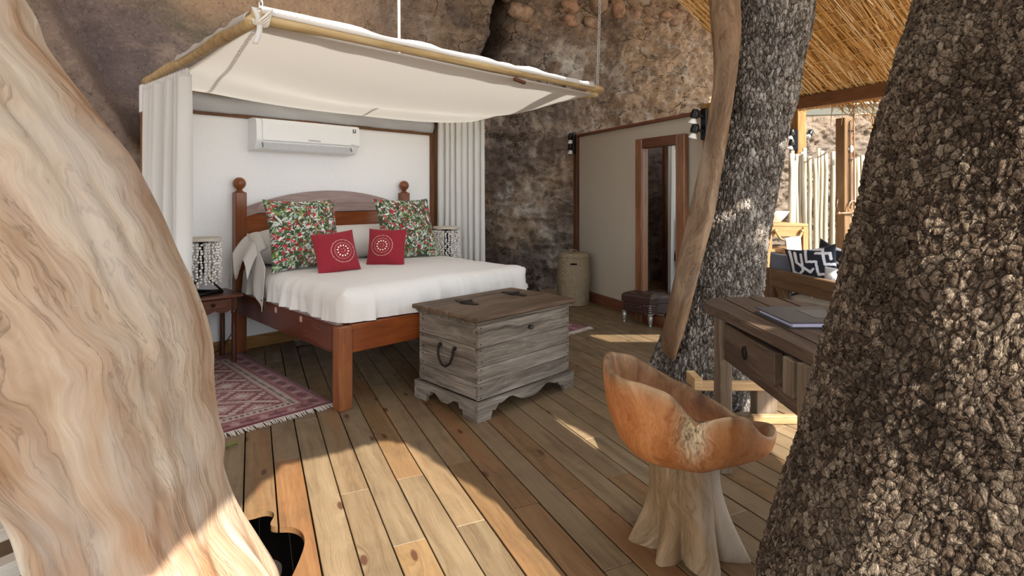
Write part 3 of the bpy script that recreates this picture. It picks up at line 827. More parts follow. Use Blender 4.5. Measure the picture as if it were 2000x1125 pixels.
# curtains
def curtain(name, label, p0, p1, z0, z1, folds, flare, seed, amp=.035, header=True):
    """hangs from p0 to p1 (a, b)"""
    root = frame(name, *p0)
    p0, p1 = Vector((0, 0)), Vector((p1[0] - p0[0], p1[1] - p0[1]))
    n, mz = folds * 12, 60
    d = (p1 - p0); Lg = d.length; d.normalize(); nn = Vector((-d.y, d.x))
    t = np.linspace(0, 1, n); v = np.linspace(0, 1, mz); T, V = np.meshgrid(t, v)
    ph = T * folds * 2 * PI + 1.2 * vnoise(T * 5, V * 1.3, 0, seed)
    a = amp * (.35 + .65 * np.clip(1.15 - .2 * V, 0, 1)) * (.7 + .5 * vnoise(T * 7, V * .6, 3, seed + 1))
    off = a * np.sin(ph)
    al = T * Lg + .012 * np.cos(ph) - flare * (1 - T) * (1 - V)
    Xa = p0.x + d.x * al + nn.x * off; Yb = p0.y + d.y * al + nn.y * off
    Zc = z0 + (z1 - z0) * V - .02 * (1 - V) * np.abs(np.sin(T * 9))
    root_o = link('drape', grid_mesh('drape', np.stack([Xa, Yb, Zc], -1)), M_drape, root)
    root_o.modifiers.new('thick', 'SOLIDIFY').thickness = .003
    if header:
        T2, V2 = np.meshgrid(np.linspace(0, 1, folds * 20), np.linspace(0, 1, 6))
        off2 = .016 * np.sin(T2 * folds * 4 * PI)
        X2 = p0.x + d.x * T2 * Lg + nn.x * off2; Y2 = p0.y + d.y * T2 * Lg + nn.y * off2
        h = link('header_tape', grid_mesh('header_tape', np.stack([X2, Y2, z1 - .01 + .055 * V2], -1)), M_drape, root)
        h.modifiers.new('thick', 'SOLIDIFY').thickness = .004
    return tag(root, label, 'curtain')
curtain('curtain', 'white gathered curtain hanging at the left end of the canopy', (-.66, 1.93), (-.59, 1.04), .03, 2.24, 8, .14, 5, .072)
curtain('curtain', 'white gathered curtain hanging at the right end of the bed wall', (2.22, 1.90), (2.52, 1.40), .03, 2.27, 8, -.0, 6, .042)

# air conditioner on the white wall
ac = tag(frame('air_conditioner', .64, WB, 1.80), 'white split air conditioner mounted on the wall above the headboard', 'air conditioner')
W2 = .50
prof = [(0, .29), (-.13, .29), (-.185, .275), (-.205, .24), (-.212, .10), (-.205, .072), (-.16, .012), (-.06, .0), (0, .0)]
def acprism(x0, x1, pr): return S().prism([(y, z) for y, z in pr], x0, x1, Matrix(((0, 0, 1), (1, 0, 0), (0, 1, 0))))
acprism(-W2, W2, prof).obj('housing', M_whiteplastic, ac, auto=.6)
acprism(-W2 + .05, W2 + .005, [(-.15, .288), (-.20, .278), (-.216, .245), (-.222, .09), (-.212, .083), (-.19, .10), (-.14, .25)]).obj('front_panel', M_whiteplastic, ac, auto=.6)
acprism(-W2 + .06, W2 - .09, [(-.212, .072), (-.216, .066), (-.172, .010), (-.165, .014)]).obj('air_flap', plain('flap_plastic', '#dfe4e8', .3), ac)
box('end_seam', (-W2 + .052, -.209, .05), (.004, .02, .06), plain('seam_grey', '#8d9499', .5), ac, 0, (-.65, 0, 0))
box('end_seam', (W2 - .085, -.209, .05), (.004, .02, .06), plain('seam_grey', '#8d9499', .5), ac, 0, (-.65, 0, 0))
M_ink = plain('print_ink', '#3b444c', .6, 0, .2, 0)
def text(body, size, m, parent, loc, rot, name='lettering', width=1.0):
    cu = bpy.data.curves.new('lettering', 'FONT'); cu.body = body; cu.size = size; cu.align_x = 'CENTER'; cu.align_y = 'CENTER'; cu.extrude = .0004; cu.space_character = 1.05
    t = bpy.data.objects.new('t', cu); COL.objects.link(t)
    bpy.context.view_layer.update()
    me = bpy.data.meshes.new_from_object(t.evaluated_get(bpy.context.evaluated_depsgraph_get())); bpy.data.objects.remove(t)
    o = link(name, me, m, parent, loc, rot); o.scale = (width, 1, 1); return o
text('SAMSUNG', .022, M_ink, ac, (.03, -.2225, .108), (PI / 2, 0, 0), 'lettering', 1.15)
text('Inverter', .013, M_ink, ac, (.43, -.2215, .098), (PI / 2, 0, 0))
stk = box('sticker', (.447, -.2175, .225), (.036, .003, .058), plain('sticker_white', '#f4f4f2', .5), ac, 0, (-.03, 0, 0))
box('sticker_print', (0, -.0018, .008), (.034, .001, .038), plain('sticker_navy', '#2a3341', .5), stk, 0)
S().lathe([(.009, 0), (.009, .0012)], 16, (0, -.0022, .014), (0, -1, 0)).obj('sticker_ring', plain('sticker_white2', '#f4f4f2', .5), stk)
box('sticker_lines', (0, -.0024, -.004), (.022, .001, .008), plain('sticker_grey', '#aab1b8', .5), stk, 0)
# ------------------------------------------------------------------ bed
BW, BL = 1.83, 1.96
bed = tag(frame('double_bed', 0, 0), 'red-brown wooden double bed frame with arched headboard and ball-topped posts', 'bed')
box('leg', (.047, .047, .27), (.094, .094, .54), M_teakZ, bed, .004)
box('leg', (BW - .047, .047, .27), (.094, .094, .54), M_teakZ, bed, .004)
box('foot_rail', (BW / 2, .035, .452), (BW - .19, .05, .184), M_teak, bed, .005)
for x in (.028, BW - .028):
    box('side_rail', (x, BL / 2 + .02, .45), (.045, BL - .19, .186), M_teakY, bed, .005)
    box('rail_lip', (x, BL / 2, .545), (.05, BL - .1, .012), M_teakY, bed, .003)
box('slat_base', (BW / 2, BL / 2, .505), (BW - .11, BL - .14, .03), M_brown, bed, .003)
for x in (.047, BW - .047):
    p = box('post', (x, BL - .047, .71), (.094, .094, 1.42), M_teakZ, bed, .006)
    S().lathe([(.047, 0), (.03, .012), (.022, .022), (.026, .03), (.030, .034)], 20, (0, 0, .71)).ball((0, 0, .79), .054, 22, 14).obj('ball_finial', M_teakZ, p, auto=.7)
def arch(x): return 1.285 + .155 * (1 - ((x - BW / 2) / (BW / 2 - .09)) ** 2)
xs = np.linspace(.094, BW - .094, 40)
MX = Matrix(((1, 0, 0), (0, 0, 1), (0, 1, 0)))
top = [(x, arch(x)) for x in xs]
S().prism([(x, z) for x, z in top] + [(x, 1.315 if .2 < x < BW - .2 else 1.26) for x in xs[::-1] if abs(x - BW / 2) < .74], BL - .075, BL - .03, MX).obj('arched_board', M_teakgrey, bed)
S().prism([(.094, 1.275)] + [(x, min(arch(x) - .001, 1.312)) for x in xs[1:-1]] + [(BW - .094, 1.275), (BW - .094, 1.20), (BW - .2, 1.235), (.2, 1.235), (.094, 1.20)], BL - .073, BL - .03, MX).obj('arched_board', M_teakgrey, bed)
for z0, z1 in ((1.04, 1.228), (.84, 1.036), (.62, .836)):
    box('headboard_plank', (BW / 2, BL - .05, (z0 + z1) / 2), (BW - .18, .03, z1 - z0), M_teak, bed, .004)
for x, y in ((.3, .9), (.1, .8)):
    box('scuff', (.003, .35 + x * 2.2, .51), (.004, .035, .04), plain('bare_scuff', '#a8887c', .8), bed, 0)
for z in (.40, .50):
    for x in (.087, .1):
        S().ball((x, .0, z + .01), .006, 6, 5).obj('peg', M_brown, bed)

# mattress under a tucked sheet
def soft_box(name, m, parent, x0, x1, y0, y1, z0, z1, r, seed, wr=.006, n=110, crown=.02):
    """rounded slab: rings from the bottom edge up the sides and over the top"""
    cx, cy = (x0 + x1) / 2, (y0 + y1) / 2; hx, hy = (x1 - x0) / 2, (y1 - y0) / 2
    U, V = np.meshgrid(np.linspace(-1, 1, n), np.linspace(-1, 1, n))
    # square map: inner part is the top, rim runs down the sides
    m_ = np.maximum(abs(U), abs(V)); k = .80
    topf = np.minimum(m_ / k, 1.0); side = np.clip((m_ - k) / (1 - k), 0, 1)
    with np.errstate(all='ignore'): dx, dy = np.where(m_ > 0, U / m_, 0), np.where(m_ > 0, V / m_, 0)
    H = z1 - z0
    X = cx + dx * topf * hx; Y = cy + dy * topf * hy
    # round the corners in plan and the rim in section
    ang = np.clip(side * 1.0, 0, 1)
    arc = np.clip((topf - (1 - r / min(hx, hy))) / (r / min(hx, hy)), 0, 1)
    Z = z1 - r * (1 - np.sqrt(np.clip(1 - arc ** 2, 0, 1)))
    Z = Z * 1.0 - (Z.max() * 0) - side * (H - r)
    Z = Z + crown * (1 - topf ** 2)
    ex = np.maximum(abs(X - cx) - (hx - r * 1.3), 0); ey = np.maximum(abs(Y - cy) - (hy - r * 1.3), 0)
    rr = r * 1.3; dd = np.hypot(ex, ey); f = np.where((ex > 0) & (ey > 0) & (dd > rr), rr / np.maximum(dd, 1e-6), 1)
    X = cx + np.sign(X - cx) * (np.minimum(abs(X - cx), hx - rr) + ex * f); Y = cy + np.sign(Y - cy) * (np.minimum(abs(Y - cy), hy - rr) + ey * f)
    nrm = np.stack([np.where(abs(dx) >= abs(dy) - 1e-9, np.sign(dx), 0), np.where(abs(dy) > abs(dx), np.sign(dy), 0)], -1)
    along = np.where(abs(dx) >= abs(dy), Y, X)
    wv = vnoise(along * 16, dx * 3, dy * 3, seed) + .5 * vnoise(along * 37, dx, dy, seed + 2)
    amp = wr * sstep(.55, 1.0, topf) * (.35 + side)
    X += nrm[..., 0] * wv * amp; Y += nrm[..., 1] * wv * amp
    Z += .006 * fbm(X * 2.2, Y * 3, 0 * X, 3, seed + 5) * (1 - side)
    o = link(name, grid_mesh(name, np.stack([X, Y, Z], -1)), m, parent)
    return o
mat_ = tag(frame('mattress', 0, 0), 'deep mattress under a tucked white sheet on the bed', 'mattress')
soft_box('sheet', M_sheet, mat_, .022, BW - .005, .025, BL - .10, .552, .775, .10, 3, .019, 150, .015)
bol = tag(frame('bolster_pillow', BW / 2, 1.62), 'long white pillow roll under a draped cover along the headboard', 'pillow')
n, mz = 60, 90
T, V = np.meshgrid(np.linspace(0, 2 * PI, n, endpoint=False), np.linspace(-1, 1, mz))
taper = (1 - np.abs(V) ** 10) ** .5 * .98 + .02
rx = .215 * taper * (1 + .04 * vnoise(V * 5, np.cos(T), np.sin(T), 5)); rz = .165 * taper
Zb = .165 + np.where(np.sin(T) > 0, np.sin(T) * rz * 1.0, np.sin(T) * rz * .96)
Xb = V * (BW / 2 - .02); Yb = np.cos(T) * rx
link('pillow_cover', grid_mesh('pillow_cover', np.stack([Xb, Yb, Zb + .775], -1), True), M_sheet, bol)
# cover corner hanging past the left end
U, V = np.meshgrid(np.linspace(0, 1, 30), np.linspace(0, 1, 30))
Xd = -(BW / 2) + .10 - .17 * V ** .6 - .03 * np.sin(U * 3) * V; Yd = -.20 + .40 * U - .02 * V * np.cos(U * 8)
Zd = 1.08 - .13 * np.abs(U - .5) ** 2 * 4 - V ** 1.4 * (.36 - .22 * np.sin(U * PI * 2.0 + .8) ** 2 + .05 * U)
o = link('hanging_corner', grid_mesh('hanging_corner', np.stack([Xd, Yd, Zd], -1)), M_sheet, bol); o.modifiers.new('thick', 'SOLIDIFY').thickness = .004
U, V = np.meshgrid(np.linspace(0, 1, 30), np.linspace(0, 1, 30))
Xd = -(BW / 2) + .02 - .03 * V + .012 * np.sin(U * 14) * V; Yd = -.36 + .40 * U + .0 * V
Zd = 1.07 - (1 - U) ** 1.6 * .26 - V * (.42 - .22 * U) * (.45 + .55 * (1 - np.abs(U - .3)))
o = link('hanging_corner', grid_mesh('hanging_corner', np.stack([Xd, Yd, Zd], -1)), M_sheet, bol); o.modifiers.new('thick', 'SOLIDIFY').thickness = .004

# cushions with prints held in vertex colour
def sample(img, u, v):
    h, w = img.shape[:2]
    return img[np.clip((v * (h - 1)).astype(int), 0, h - 1), np.clip((u * (w - 1)).astype(int), 0, w - 1)]
def cushion(name, label, cat, loc, yaw, lean, size, thick, img_front, m, n=150, sc=1.0, ear=.09, roll=0.0, group=None, seed=0):
    U, V = np.meshgrid(np.linspace(-1, 1, n), np.linspace(-1, 1, n))
    f = ((1 - U ** 2).clip(0) * (1 - V ** 2).clip(0)) ** .42
    X = U * (1 - ear * (1 - V ** 2)) * size / 2; Z = V * (1 - ear * (1 - U ** 2)) * size / 2
    f = f * (1 + .10 * fbm(U * 1.5, V * 1.5, 0 * U, 3, seed + 1)) + .02 * fbm(U * 6, V * 6, 0 * U, 2, seed + 3) * (1 - np.maximum(abs(U), abs(V)) ** 4)
    sides = []
    for sgn in (-1, 1):
        sides.append(np.stack([X, sgn * f * thick / 2, Z + size / 2 * sc], -1))
    img = img_front
    col = sample(img, (U + 1) / 2, (1 - V) / 2)
    P = np.concatenate([sides[0].reshape(-1, 3), sides[1].reshape(-1, 3)]); C = np.concatenate([col.reshape(-1, 3)] * 2)
    idx = np.arange(n * n).reshape(n, n); a, b, c, d = idx[:-1, :-1], idx[:-1, 1:], idx[1:, 1:], idx[1:, :-1]
    q1 = np.stack([a, b, c, d], -1).reshape(-1, 4); q2 = np.stack([d, c, b, a], -1).reshape(-1, 4) + n * n
    q = np.concatenate([q1, q2])
    rim = np.concatenate([idx[0, :], idx[1:, -1], idx[-1, -2::-1], idx[-2:0:-1, 0]])
    rm = dict(zip((rim + n * n).tolist(), rim.tolist()))
    lut = np.arange(2 * n * n); lut[list(rm.keys())] = list(rm.values())
    q = lut[q]
    me = bpy.data.meshes.new(name)
    me.vertices.add(len(P)); me.vertices.foreach_set('co', P.astype(np.float32).reshape(-1))
    me.loops.add(q.size); me.loops.foreach_set('vertex_index', q.reshape(-1).astype(np.int32))
    me.polygons.add(len(q)); me.polygons.foreach_set('loop_start', np.arange(0, q.size, 4, dtype=np.int32)); me.polygons.foreach_set('use_smooth', np.ones(len(q), dtype=bool)); me.update(calc_edges=True)
    ca = me.color_attributes.new('Col', 'FLOAT_COLOR', 'POINT'); cc = np.ones((len(P), 4), dtype=np.float32); cc[:, :3] = C; ca.data.foreach_set('color', cc.reshape(-1))
    bm = bmesh.new(); bm.from_mesh(me); bmesh.ops.delete(bm, geom=[v for v in bm.verts if not v.link_faces], context='VERTS'); bm.to_mesh(me); bm.free()
    o = link(name, me, m, None, loc); o.rotation_euler = (Matrix.Rotation(yaw, 3, 'Z') @ Matrix.Rotation(-lean, 3, 'X') @ Matrix.Rotation(roll, 3, 'Y')).to_euler()
    return tag(o, label, cat, group)
def leafprint(seed, w=300):
    r = np.random.default_rng(seed); img = np.zeros((w, w, 3)); img[:] = srgb('#424f3a')
    yy, xx = np.mgrid[0:w, 0:w]
    pal = ['#3f5a38', '#6f8c4e', '#86a35c', '#4c6b45', '#b9313c', '#c4404a', '#a82a38', '#d9e0dc', '#c3cfcb', '#9fb0a6', '#64463f', '#2f4436', '#55734f', '#e4e6e0', '#8fa98a']
    for i in range(1300):
        cx, cy = r.uniform(0, w, 2); L = r.uniform(5, 13) * (1.6 if r.random() < .12 else 1); Wd = L * r.uniform(.22, .40); a = r.uniform(0, PI)
        x0, x1, y0, y1 = int(max(0, cx - L)), int(min(w, cx + L + 1)), int(max(0, cy - L)), int(min(w, cy + L + 1))
        X = xx[y0:y1, x0:x1] - cx; Y = yy[y0:y1, x0:x1] - cy
        u = (X * math.cos(a) + Y * math.sin(a)) / L; v = (-X * math.sin(a) + Y * math.cos(a)) / Wd
        mk = np.abs(v) < (1 - u ** 2)
        c = srgb(pal[r.integers(len(pal))]) * r.uniform(.8, 1.15)
        img[y0:y1, x0:x1][mk] = c
        if r.random() < .35: img[y0:y1, x0:x1][mk & (np.abs(v) < .16)] = srgb('#e3e6df')
    return img
def dotprint(w=300, c=(.5, .52)):
    img = np.zeros((w, w, 3)); img[:] = srgb('#8d2833'); yy, xx = np.mgrid[0:w, 0:w] / w
    dx, dy = xx - c[0], yy - c[1]; rr = np.hypot(dx, dy); th = np.arctan2(dy, dx)
    def ring(R, N, rad, radt=None):
        a = (th * N / (2 * PI)) % 1 - .5; t = a * 2 * PI / N * R
        return ((rr - R) / rad) ** 2 + (t / (radt or rad)) ** 2 < 1
    for R, N, rad, rt in ((.285, 52, .0085, None), (.205, 44, .006, None), (.13, 12, .026, .017)):
        img[ring(R, N, rad, rt)] = srgb('#f0e4d6')
    for k in range(6):
        a = k * 1.3; img[(xx - c[0] - .05 * math.cos(a)) ** 2 + (yy - c[1] - .05 * math.sin(a)) ** 2 < .008 ** 2] = srgb('#f0e4d6')
    return img
M_print = cloth('printed_cotton', '#ffffff', .9, 500, .12, .12, 0, 'Col')
def bp(a, b, z): return abz(a, b, z)
cushion('cushion', 'large green and red leaf-print cushion at the left side of the bed', 'cushion', bp(.335, 1.14, .775), RZ - .02, .33, .62, .20, leafprint(3), M_print, 170, group='leaf print cushions', seed=1)
cushion('cushion', 'large green and red leaf-print cushion at the right side of the bed', 'cushion', bp(1.38, 1.17, .775), RZ - .03, .33, .62, .20, leafprint(8), M_print, 170, group='leaf print cushions', seed=5)
cushion('cushion', 'small red cushion with dotted rings tilted against the left leaf-print cushion', 'cushion', bp(.43, .80, .775), RZ - .20, .38, .345, .12, dotprint(c=(.62, .52)), M_print, 160, group='red dotted cushions', seed=9, roll=-.10, ear=.06)
cushion('cushion', 'small red cushion with dotted rings leaning upright on the right leaf-print cushion', 'cushion', bp(.90, .895, .775), .02, .30, .335, .12, dotprint(c=(.40, .47)), M_print, 160, group='red dotted cushions', seed=12, roll=.02, ear=.06)

# ------------------------------------------------------------------ bedside tables and shell lamps
M_bead = plain('white_bead', '#f5f3ee', .45, 0, .5, .03, 60)
def bedside(a, b, label):
    root = frame('bedside_table', a, b)          # origin: front right foot; runs -a and +b
    box('table_top', (-.24, .16, .565), (.55, .42, .022), M_brown, root, .006)
    for x in (-.02, -.46):
        for y in (.02, .30):
            box('leg', (x, y, .50), (.045, .045, .11), M_brownZ, root, .003)
            S().lathe([(.016, 0), (.021, .02), (.019, .05), (.020, .30), (.017, .41), (.022, .42), (.022, .435), (.018, .445)], 14, (x, y, 0)).obj('turned_leg', M_brownZ, root, auto=.8)
    e = [(-.44, .555), (-.04, .555), (-.04, .455)] + [(-.04 - .4 * t, .452 - .022 * abs(math.sin(t * PI * 3))) for t in np.linspace(0, 1, 25)] + [(-.44, .455)]
    S().prism(e, .004, .022, MX).obj('apron', M_brown, root)
    for x in (-.02, -.46): box('side_apron', (x, .16, .505), (.016, .25, .10), M_brown, root, .002)
    dr = box('drawer', (-.19, -.001, .508), (.235, .014, .075), M_brown, root, .003)
    S().lathe([(.006, 0), (.006, .008), (.014, .014), (.014, .02), (.006, .026)], 12, (0, -.007, 0), (0, -1, 0)).obj('knob', plain('bronze_knob', '#3a2414', .35, .6), dr, auto=.7)
    return tag(root, label, 'table', None)
bedside(-.085, 1.58, 'small brown bedside table with a drawer beside the bare trunk')
bedside(BW + .56, 1.46, 'small brown bedside table mostly hidden behind the bed and cushions')
def lamp(p, label, seed):
    r = random.Random(seed); root = empty('table_lamp', p)
    S().lathe([(.140, 0), (.150, 0), (.150, .022), (.140, .022)], 32, (0, 0, .445)).add([], []).obj('shade_ring', plain('ring_beige', '#cfc8bb', .8), root, auto=.6)
    s = S()
    s.ball((0, 0, .44), .001, 3, 2)
    for i in range(30):
        t = 2 * PI * i / 30; x, y = .143 * math.cos(t), .143 * math.sin(t)
        z = .438; k = r.randint(13, 15)
        for j in range(k):
            rb = .0105 * r.uniform(.8, 1.15); z -= .0225 * r.uniform(.9, 1.12)
            s.ball((x + r.uniform(-.008, .008), y + r.uniform(-.008, .008), z), rb, 7, 5)
    for i in range(5):
        t = 2 * PI * (i + .5) / 5; x, y = .095 * math.cos(t), .095 * math.sin(t); z = .43
        for j in range(14):
            z -= .0215; s.ball((x + r.uniform(-.01, .01), y + r.uniform(-.01, .01), z), .0115, 6, 4)
    o = s.obj('bead_curtain', M_bead, root, True); o['kind'] = 'stuff'
    s = S()
    for i in range(9): s.tube([(.02 * math.cos(i), .02 * math.sin(i), .43), (.06 * math.cos(i * .7), .06 * math.sin(i * .7), .43)], .003, 5)
    for i in range(3):
        t = 2 * PI * i / 3 + .5
        s.tube([(.155 * math.cos(t), .155 * math.sin(t), .02), (.10 * math.cos(t), .10 * math.sin(t), .08), (.02 * math.cos(t), .02 * math.sin(t), .17), (.01 * math.cos(t), .01 * math.sin(t), .40)], .0085, 7)
    s.cyl((0, 0, .30), (0, 0, .46), .014, .014, 8)
    s.obj('tripod', M_black, root, True)
    s = S(); tri = [(.16 * math.cos(2 * PI * i / 3 + .5), .16 * math.sin(2 * PI * i / 3 + .5), .014) for i in range(3)]
    for i in range(3): s.tube([tri[i], tri[(i + 1) % 3]], .014, 8)
    s.obj('foot_ring', M_black, root, True)
    s = S()
    for i in range(4): s.cyl((.035 * math.cos(i * PI / 2), .035 * math.sin(i * PI / 2), .455), (.145 * math.cos(i * PI / 2), .145 * math.sin(i * PI / 2), .458), .003, .003, 5)
    s.obj('shade_spokes', M_black, root)
    return tag(root, label, 'lamp')
lamp(bp(-.315, 1.74, .577), 'table lamp with white bead strands on black tripod beside the left curtain', 1)
lamp(bp(BW + .30, 1.60, .577), 'table lamp of white beads half hidden behind the right leaf-print cushion', 2)
cb = S().tube([bp(-.02, 1.93, .50), bp(.0, 1.90, .40), bp(.02, 1.88, .30), bp(-.02, 1.9, .18), bp(-.10, 1.9, .06), bp(-.25, 1.88, .012)], .005, 6).obj('lamp_cord', M_black, None, True)
tag(cb, 'thin dark lamp cord hanging below the left bedside table', 'cord')

# ------------------------------------------------------------------ kilim rugs
M_rug = cloth('kilim_weave', '#ffffff', .97, 260, .5, 0, 0, 'Col')
def kilim(w, l, nu, nv, seed):
    u = (np.arange(nu) + .5) / nu * w; v = (np.arange(nv) + .5) / nv * l
    U, V = np.meshgrid(u, v)
    d = np.minimum(np.minimum(U, w - U), np.minimum(V, l - V))
    s = np.where(np.minimum(U, w - U) < np.minimum(V, l - V), V, U)
    C = np.zeros((nv, nu, 3))
    mar, mid, beige, dark, pale = [srgb(c) for c in ('#601f28', '#875050', '#ac988a', '#381d22', '#9a7771')]
    C[:] = mar
    # field: lattice of pale bands with stepped stars
    fx, fy = .36, .30
    a = ((U - w / 2) / fx); b = ((V - l / 2) / fy)
    p, q = a + b, a - b
    pu, qu = p - np.floor(p), q - np.floor(q)
    band = (np.minimum(pu, 1 - pu) < .085) | (np.minimum(qu, 1 - qu) < .085)
    cx, cy = np.floor(p) + .5, np.floor(q) + .5
    ax = (cx + cy) / 2 * fx + w / 2; ay = (cx - cy) / 2 * fy + l / 2
    dx, dy = np.abs(U - ax), np.abs(V - ay)
    step = np.floor(dy / .022) * .022
    star = (dx + step * 1.15 < .125); star2 = dx + step * 1.15 < .085; star3 = dx + step * 1.15 < .035
    saw = ((np.floor(U / .022) + np.floor(V / .022)) % 2 == 0)
    C[star & ~(saw & ~star2)] = mid; C[star2] = pale; C[star3] = beige
    C[band] = beige; C[band & ((np.floor((U + V) / .02) % 3) == 0)] = mid
    k = d < .25; C[k] = mar
    k = (d > .155) & (d < .24); C[k] = pale
    dia = np.abs(((s / .036) % 1) - .5) * .036 + np.abs(d - .197) < .016
    C[(d > .17) & (d < .225)] = beige; C[dia & k] = dark
    k = (d > .035) & (d < .142); C[k] = mid
    tri = np.abs(((s / .085) % 1) - .5) * .085 + np.abs(d - .09) * .8 < .036
    C[tri & k] = np.where(((np.floor(s / .085) % 2) == 0)[..., None], pale, mar)[tri & k]
    tri = np.abs(((s / .085 + .5) % 1) - .5) * .085 + np.abs(d - .09) * .8 < .02
    C[tri & k] = mar
    C *= (1 + .10 * np.random.default_rng(seed).standard_normal((nv, nu, 1))).clip(.7, 1.3)
    return C
def rug(a0, a1, b0, b1, label, seed, fr=True):
    w, l = a1 - a0, b1 - b0; nu, nv = int(w / .0085), int(l / .0085)
    root = frame('kilim_rug', a0, b0)
    C = kilim(w, l, nu, nv, seed)
    U, V = np.meshgrid(np.linspace(0, w, nu), np.linspace(0, l, nv))
    Z = .009 + .004 * fbm(U * 2.2, V * 2.2, 0 * U, 2, seed)
    Z = Z + .010 * np.exp(-(V / .05) ** 2) * (.5 + .5 * vnoise(U * 5, 0 * U, 0 * U, seed))
    yb = .012 * vnoise(U * 3, V * 1.5, 0 * U, seed + 3) * np.exp(-(V / .3) ** 2)
    o = link('weave', grid_mesh('weave', np.stack([U, V + yb, Z], -1), col=C), M_rug, root); o.modifiers.new('thick', 'SOLIDIFY').thickness = .007
    s = S(); r = random.Random(seed)
    for i in range(int(w / .007)):
        x = i * .007; j = r.uniform(-.012, .012); L = r.uniform(.045, .07)
        s.tube([(x, .005, .012), (x + j * .5, -L * .5, .012), (x + j, -L, .004)], [.0032, .003, .0015], 4)
        if i % 2: s.tube([(x, l - .005, .01), (x + j * .5, l + L * .5, .01), (x + j, l + L, .004)], [.0028, .0026, .0015], 4)
    f = s.obj('fringe', plain('fringe_cotton', '#c9c0b8', .95), root); f['kind'] = 'stuff'
    return tag(root, label, 'rug')
rug(-1.10, .045, .165, 1.885, 'red patterned kilim rug on the boards left of the bed', 4)
rug(1.92, 2.97, .25, 1.75, 'red kilim rug mostly hidden behind the chest, only a corner showing', 6)

# ------------------------------------------------------------------ old chest at the foot of the bed
CA, CBb, CL, CD, CH = .535, -.735, .885, .615, .645
ch = tag(frame('blanket_chest', CA, CBb), 'weathered grey wooden chest with scalloped plinth at the foot of the bed', 'chest')
hs = [.120, .225, .325, .445, .590]
for i in range(4):
    z0, z1 = hs[i], hs[i + 1]
    box('plank', (CL / 2, .012, (z0 + z1) / 2), (CL, .024, z1 - z0 - .002), M_grey, ch, .004)
    box('plank', (CL / 2, CD - .012, (z0 + z1) / 2), (CL, .024, z1 - z0 - .002), M_grey, ch, .004)
    box('plank', (.012, CD / 2, (z0 + z1) / 2 + .004), (.024, CD - .048, z1 - z0 - .002), M_greyY, ch, .004)
    box('plank', (CL - .012, CD / 2, (z0 + z1) / 2 + .004), (.024, CD - .048, z1 - z0 - .002), M_greyY, ch, .004)
def mold(x0, x1, y0, y1, z0, z1, m, name): return box(name, ((x0 + x1) / 2, (y0 + y1) / 2, (z0 + z1) / 2), (x1 - x0, y1 - y0, z1 - z0), m, ch, .006)
mold(-.016, CL + .016, -.016, CD + .01, .588, .602, M_grey, 'cornice')
mold(-.026, CL + .026, -.026, CD + .01, .602, .614, M_grey, 'cornice')
lid = box('lid_board', (CL / 2, .105, .6295), (CL + .09, .285, .031), M_lid, ch, .010)
box('lid_board', (CL / 2, .355, .6295), (CL + .09, .205, .030), M_lid, ch, .005)
box('lid_board', (CL / 2, .552, .629), (CL + .09, .180, .030), M_lid, ch, .006)
# plinth with bracket feet
def plinth(L):
    P = [(0, .118), (0, 0), (.11, 0), (.125, .05), (.15, .045)]
    for t in np.linspace(0, 1, 22)[1:-1]:
        x = .15 + (L - .30) * t
        z = .088 - .050 * math.exp(-((t - .5) / (.13 if L > .8 else .27)) ** 2) + (.012 if L > .8 else .004) * math.cos((t - .5) * 22)
        P.append((x, z))
    P += [(L - .15, .045), (L - .125, .05), (L - .11, 0), (L, 0), (L, .118)]
    return P
S().prism([(x - .024, z) for x, z in plinth(CL + .048)], -.024, -.0, MX).obj('plinth', M_grey, ch)
S().prism([(x - .024, z) for x, z in plinth(CL + .048)], CD, CD + .022, MX).obj('plinth', M_grey, ch)
MY = Matrix(((0, 0, 1), (1, 0, 0), (0, 1, 0)))
S().prism([(x, z) for x, z in plinth(CD)], -.024, 0, MY).obj('plinth', M_greyY, ch)
S().prism([(x, z) for x, z in plinth(CD)], CL, CL + .022, MY).obj('plinth', M_greyY, ch)
box('floor_board', (CL / 2, CD / 2, .122), (CL - .05, CD - .05, .02), M_grey, ch, 0)
def strap(x, flip):
    s = S()
    for sg in (-1, 1): s.prism([(x - .05, .0), (x + .05, 0), (x + .018 * sg * flip * .4 + .012, sg * .12), (x - .012 + .018 * sg * flip * .4, sg * .12)] if sg > 0 else [(x + .05, 0), (x - .05, .0), (x - .012, -.12), (x + .012, -.12)], .645, .651)
    s.cyl((x - .05, 0, .654), (x + .05, 0, .654), .008, .008, 8)
    o = s.obj('hinge', M_iron, ch); o.location = (0, .40, 0); return tag(o, 'dark iron strap hinge')
strap(.245, 1); strap(.72, -1)
hd = S().tube([(-.022, .215, .405), (-.03, .215, .36), (-.034, .235, .315), (-.036, .275, .288), (-.036, .315, .292), (-.034, .35, .325), (-.03, .365, .365), (-.022, .365, .405)], .008, 8).ball((-.012, .215, .41), .014, 8, 6).ball((-.012, .365, .41), .014, 8, 6)
tag(hd.obj('ring_handle', M_iron, ch, True), 'iron drop handle')
S().lathe([(.014, 0), (.014, .006), (.006, .008)], 12, (CL * .52, -.0005, .51), (0, -1, 0)).tube([(CL * .52 + .014 + .014 * math.cos(t), -.012, .505 + .014 * math.sin(t)) for t in np.linspace(0, 2 * PI, 12, endpoint=False)], .003, 5, True).obj('lock', M_iron, ch)
s = S()
for z in (.14, .20, .25, .31, .36, .43, .47, .54, .57):
    for x in (.025, CL - .02): s.ball((x + random.uniform(-.006, .006), -.0005, z), .0045, 6, 4)
    for y in (.02, CD - .05): s.ball((-.0005, y + random.uniform(-.006, .006), z + .005), .0045, 6, 4)
o = s.obj('nails', M_iron, ch); o['kind'] = 'stuff'
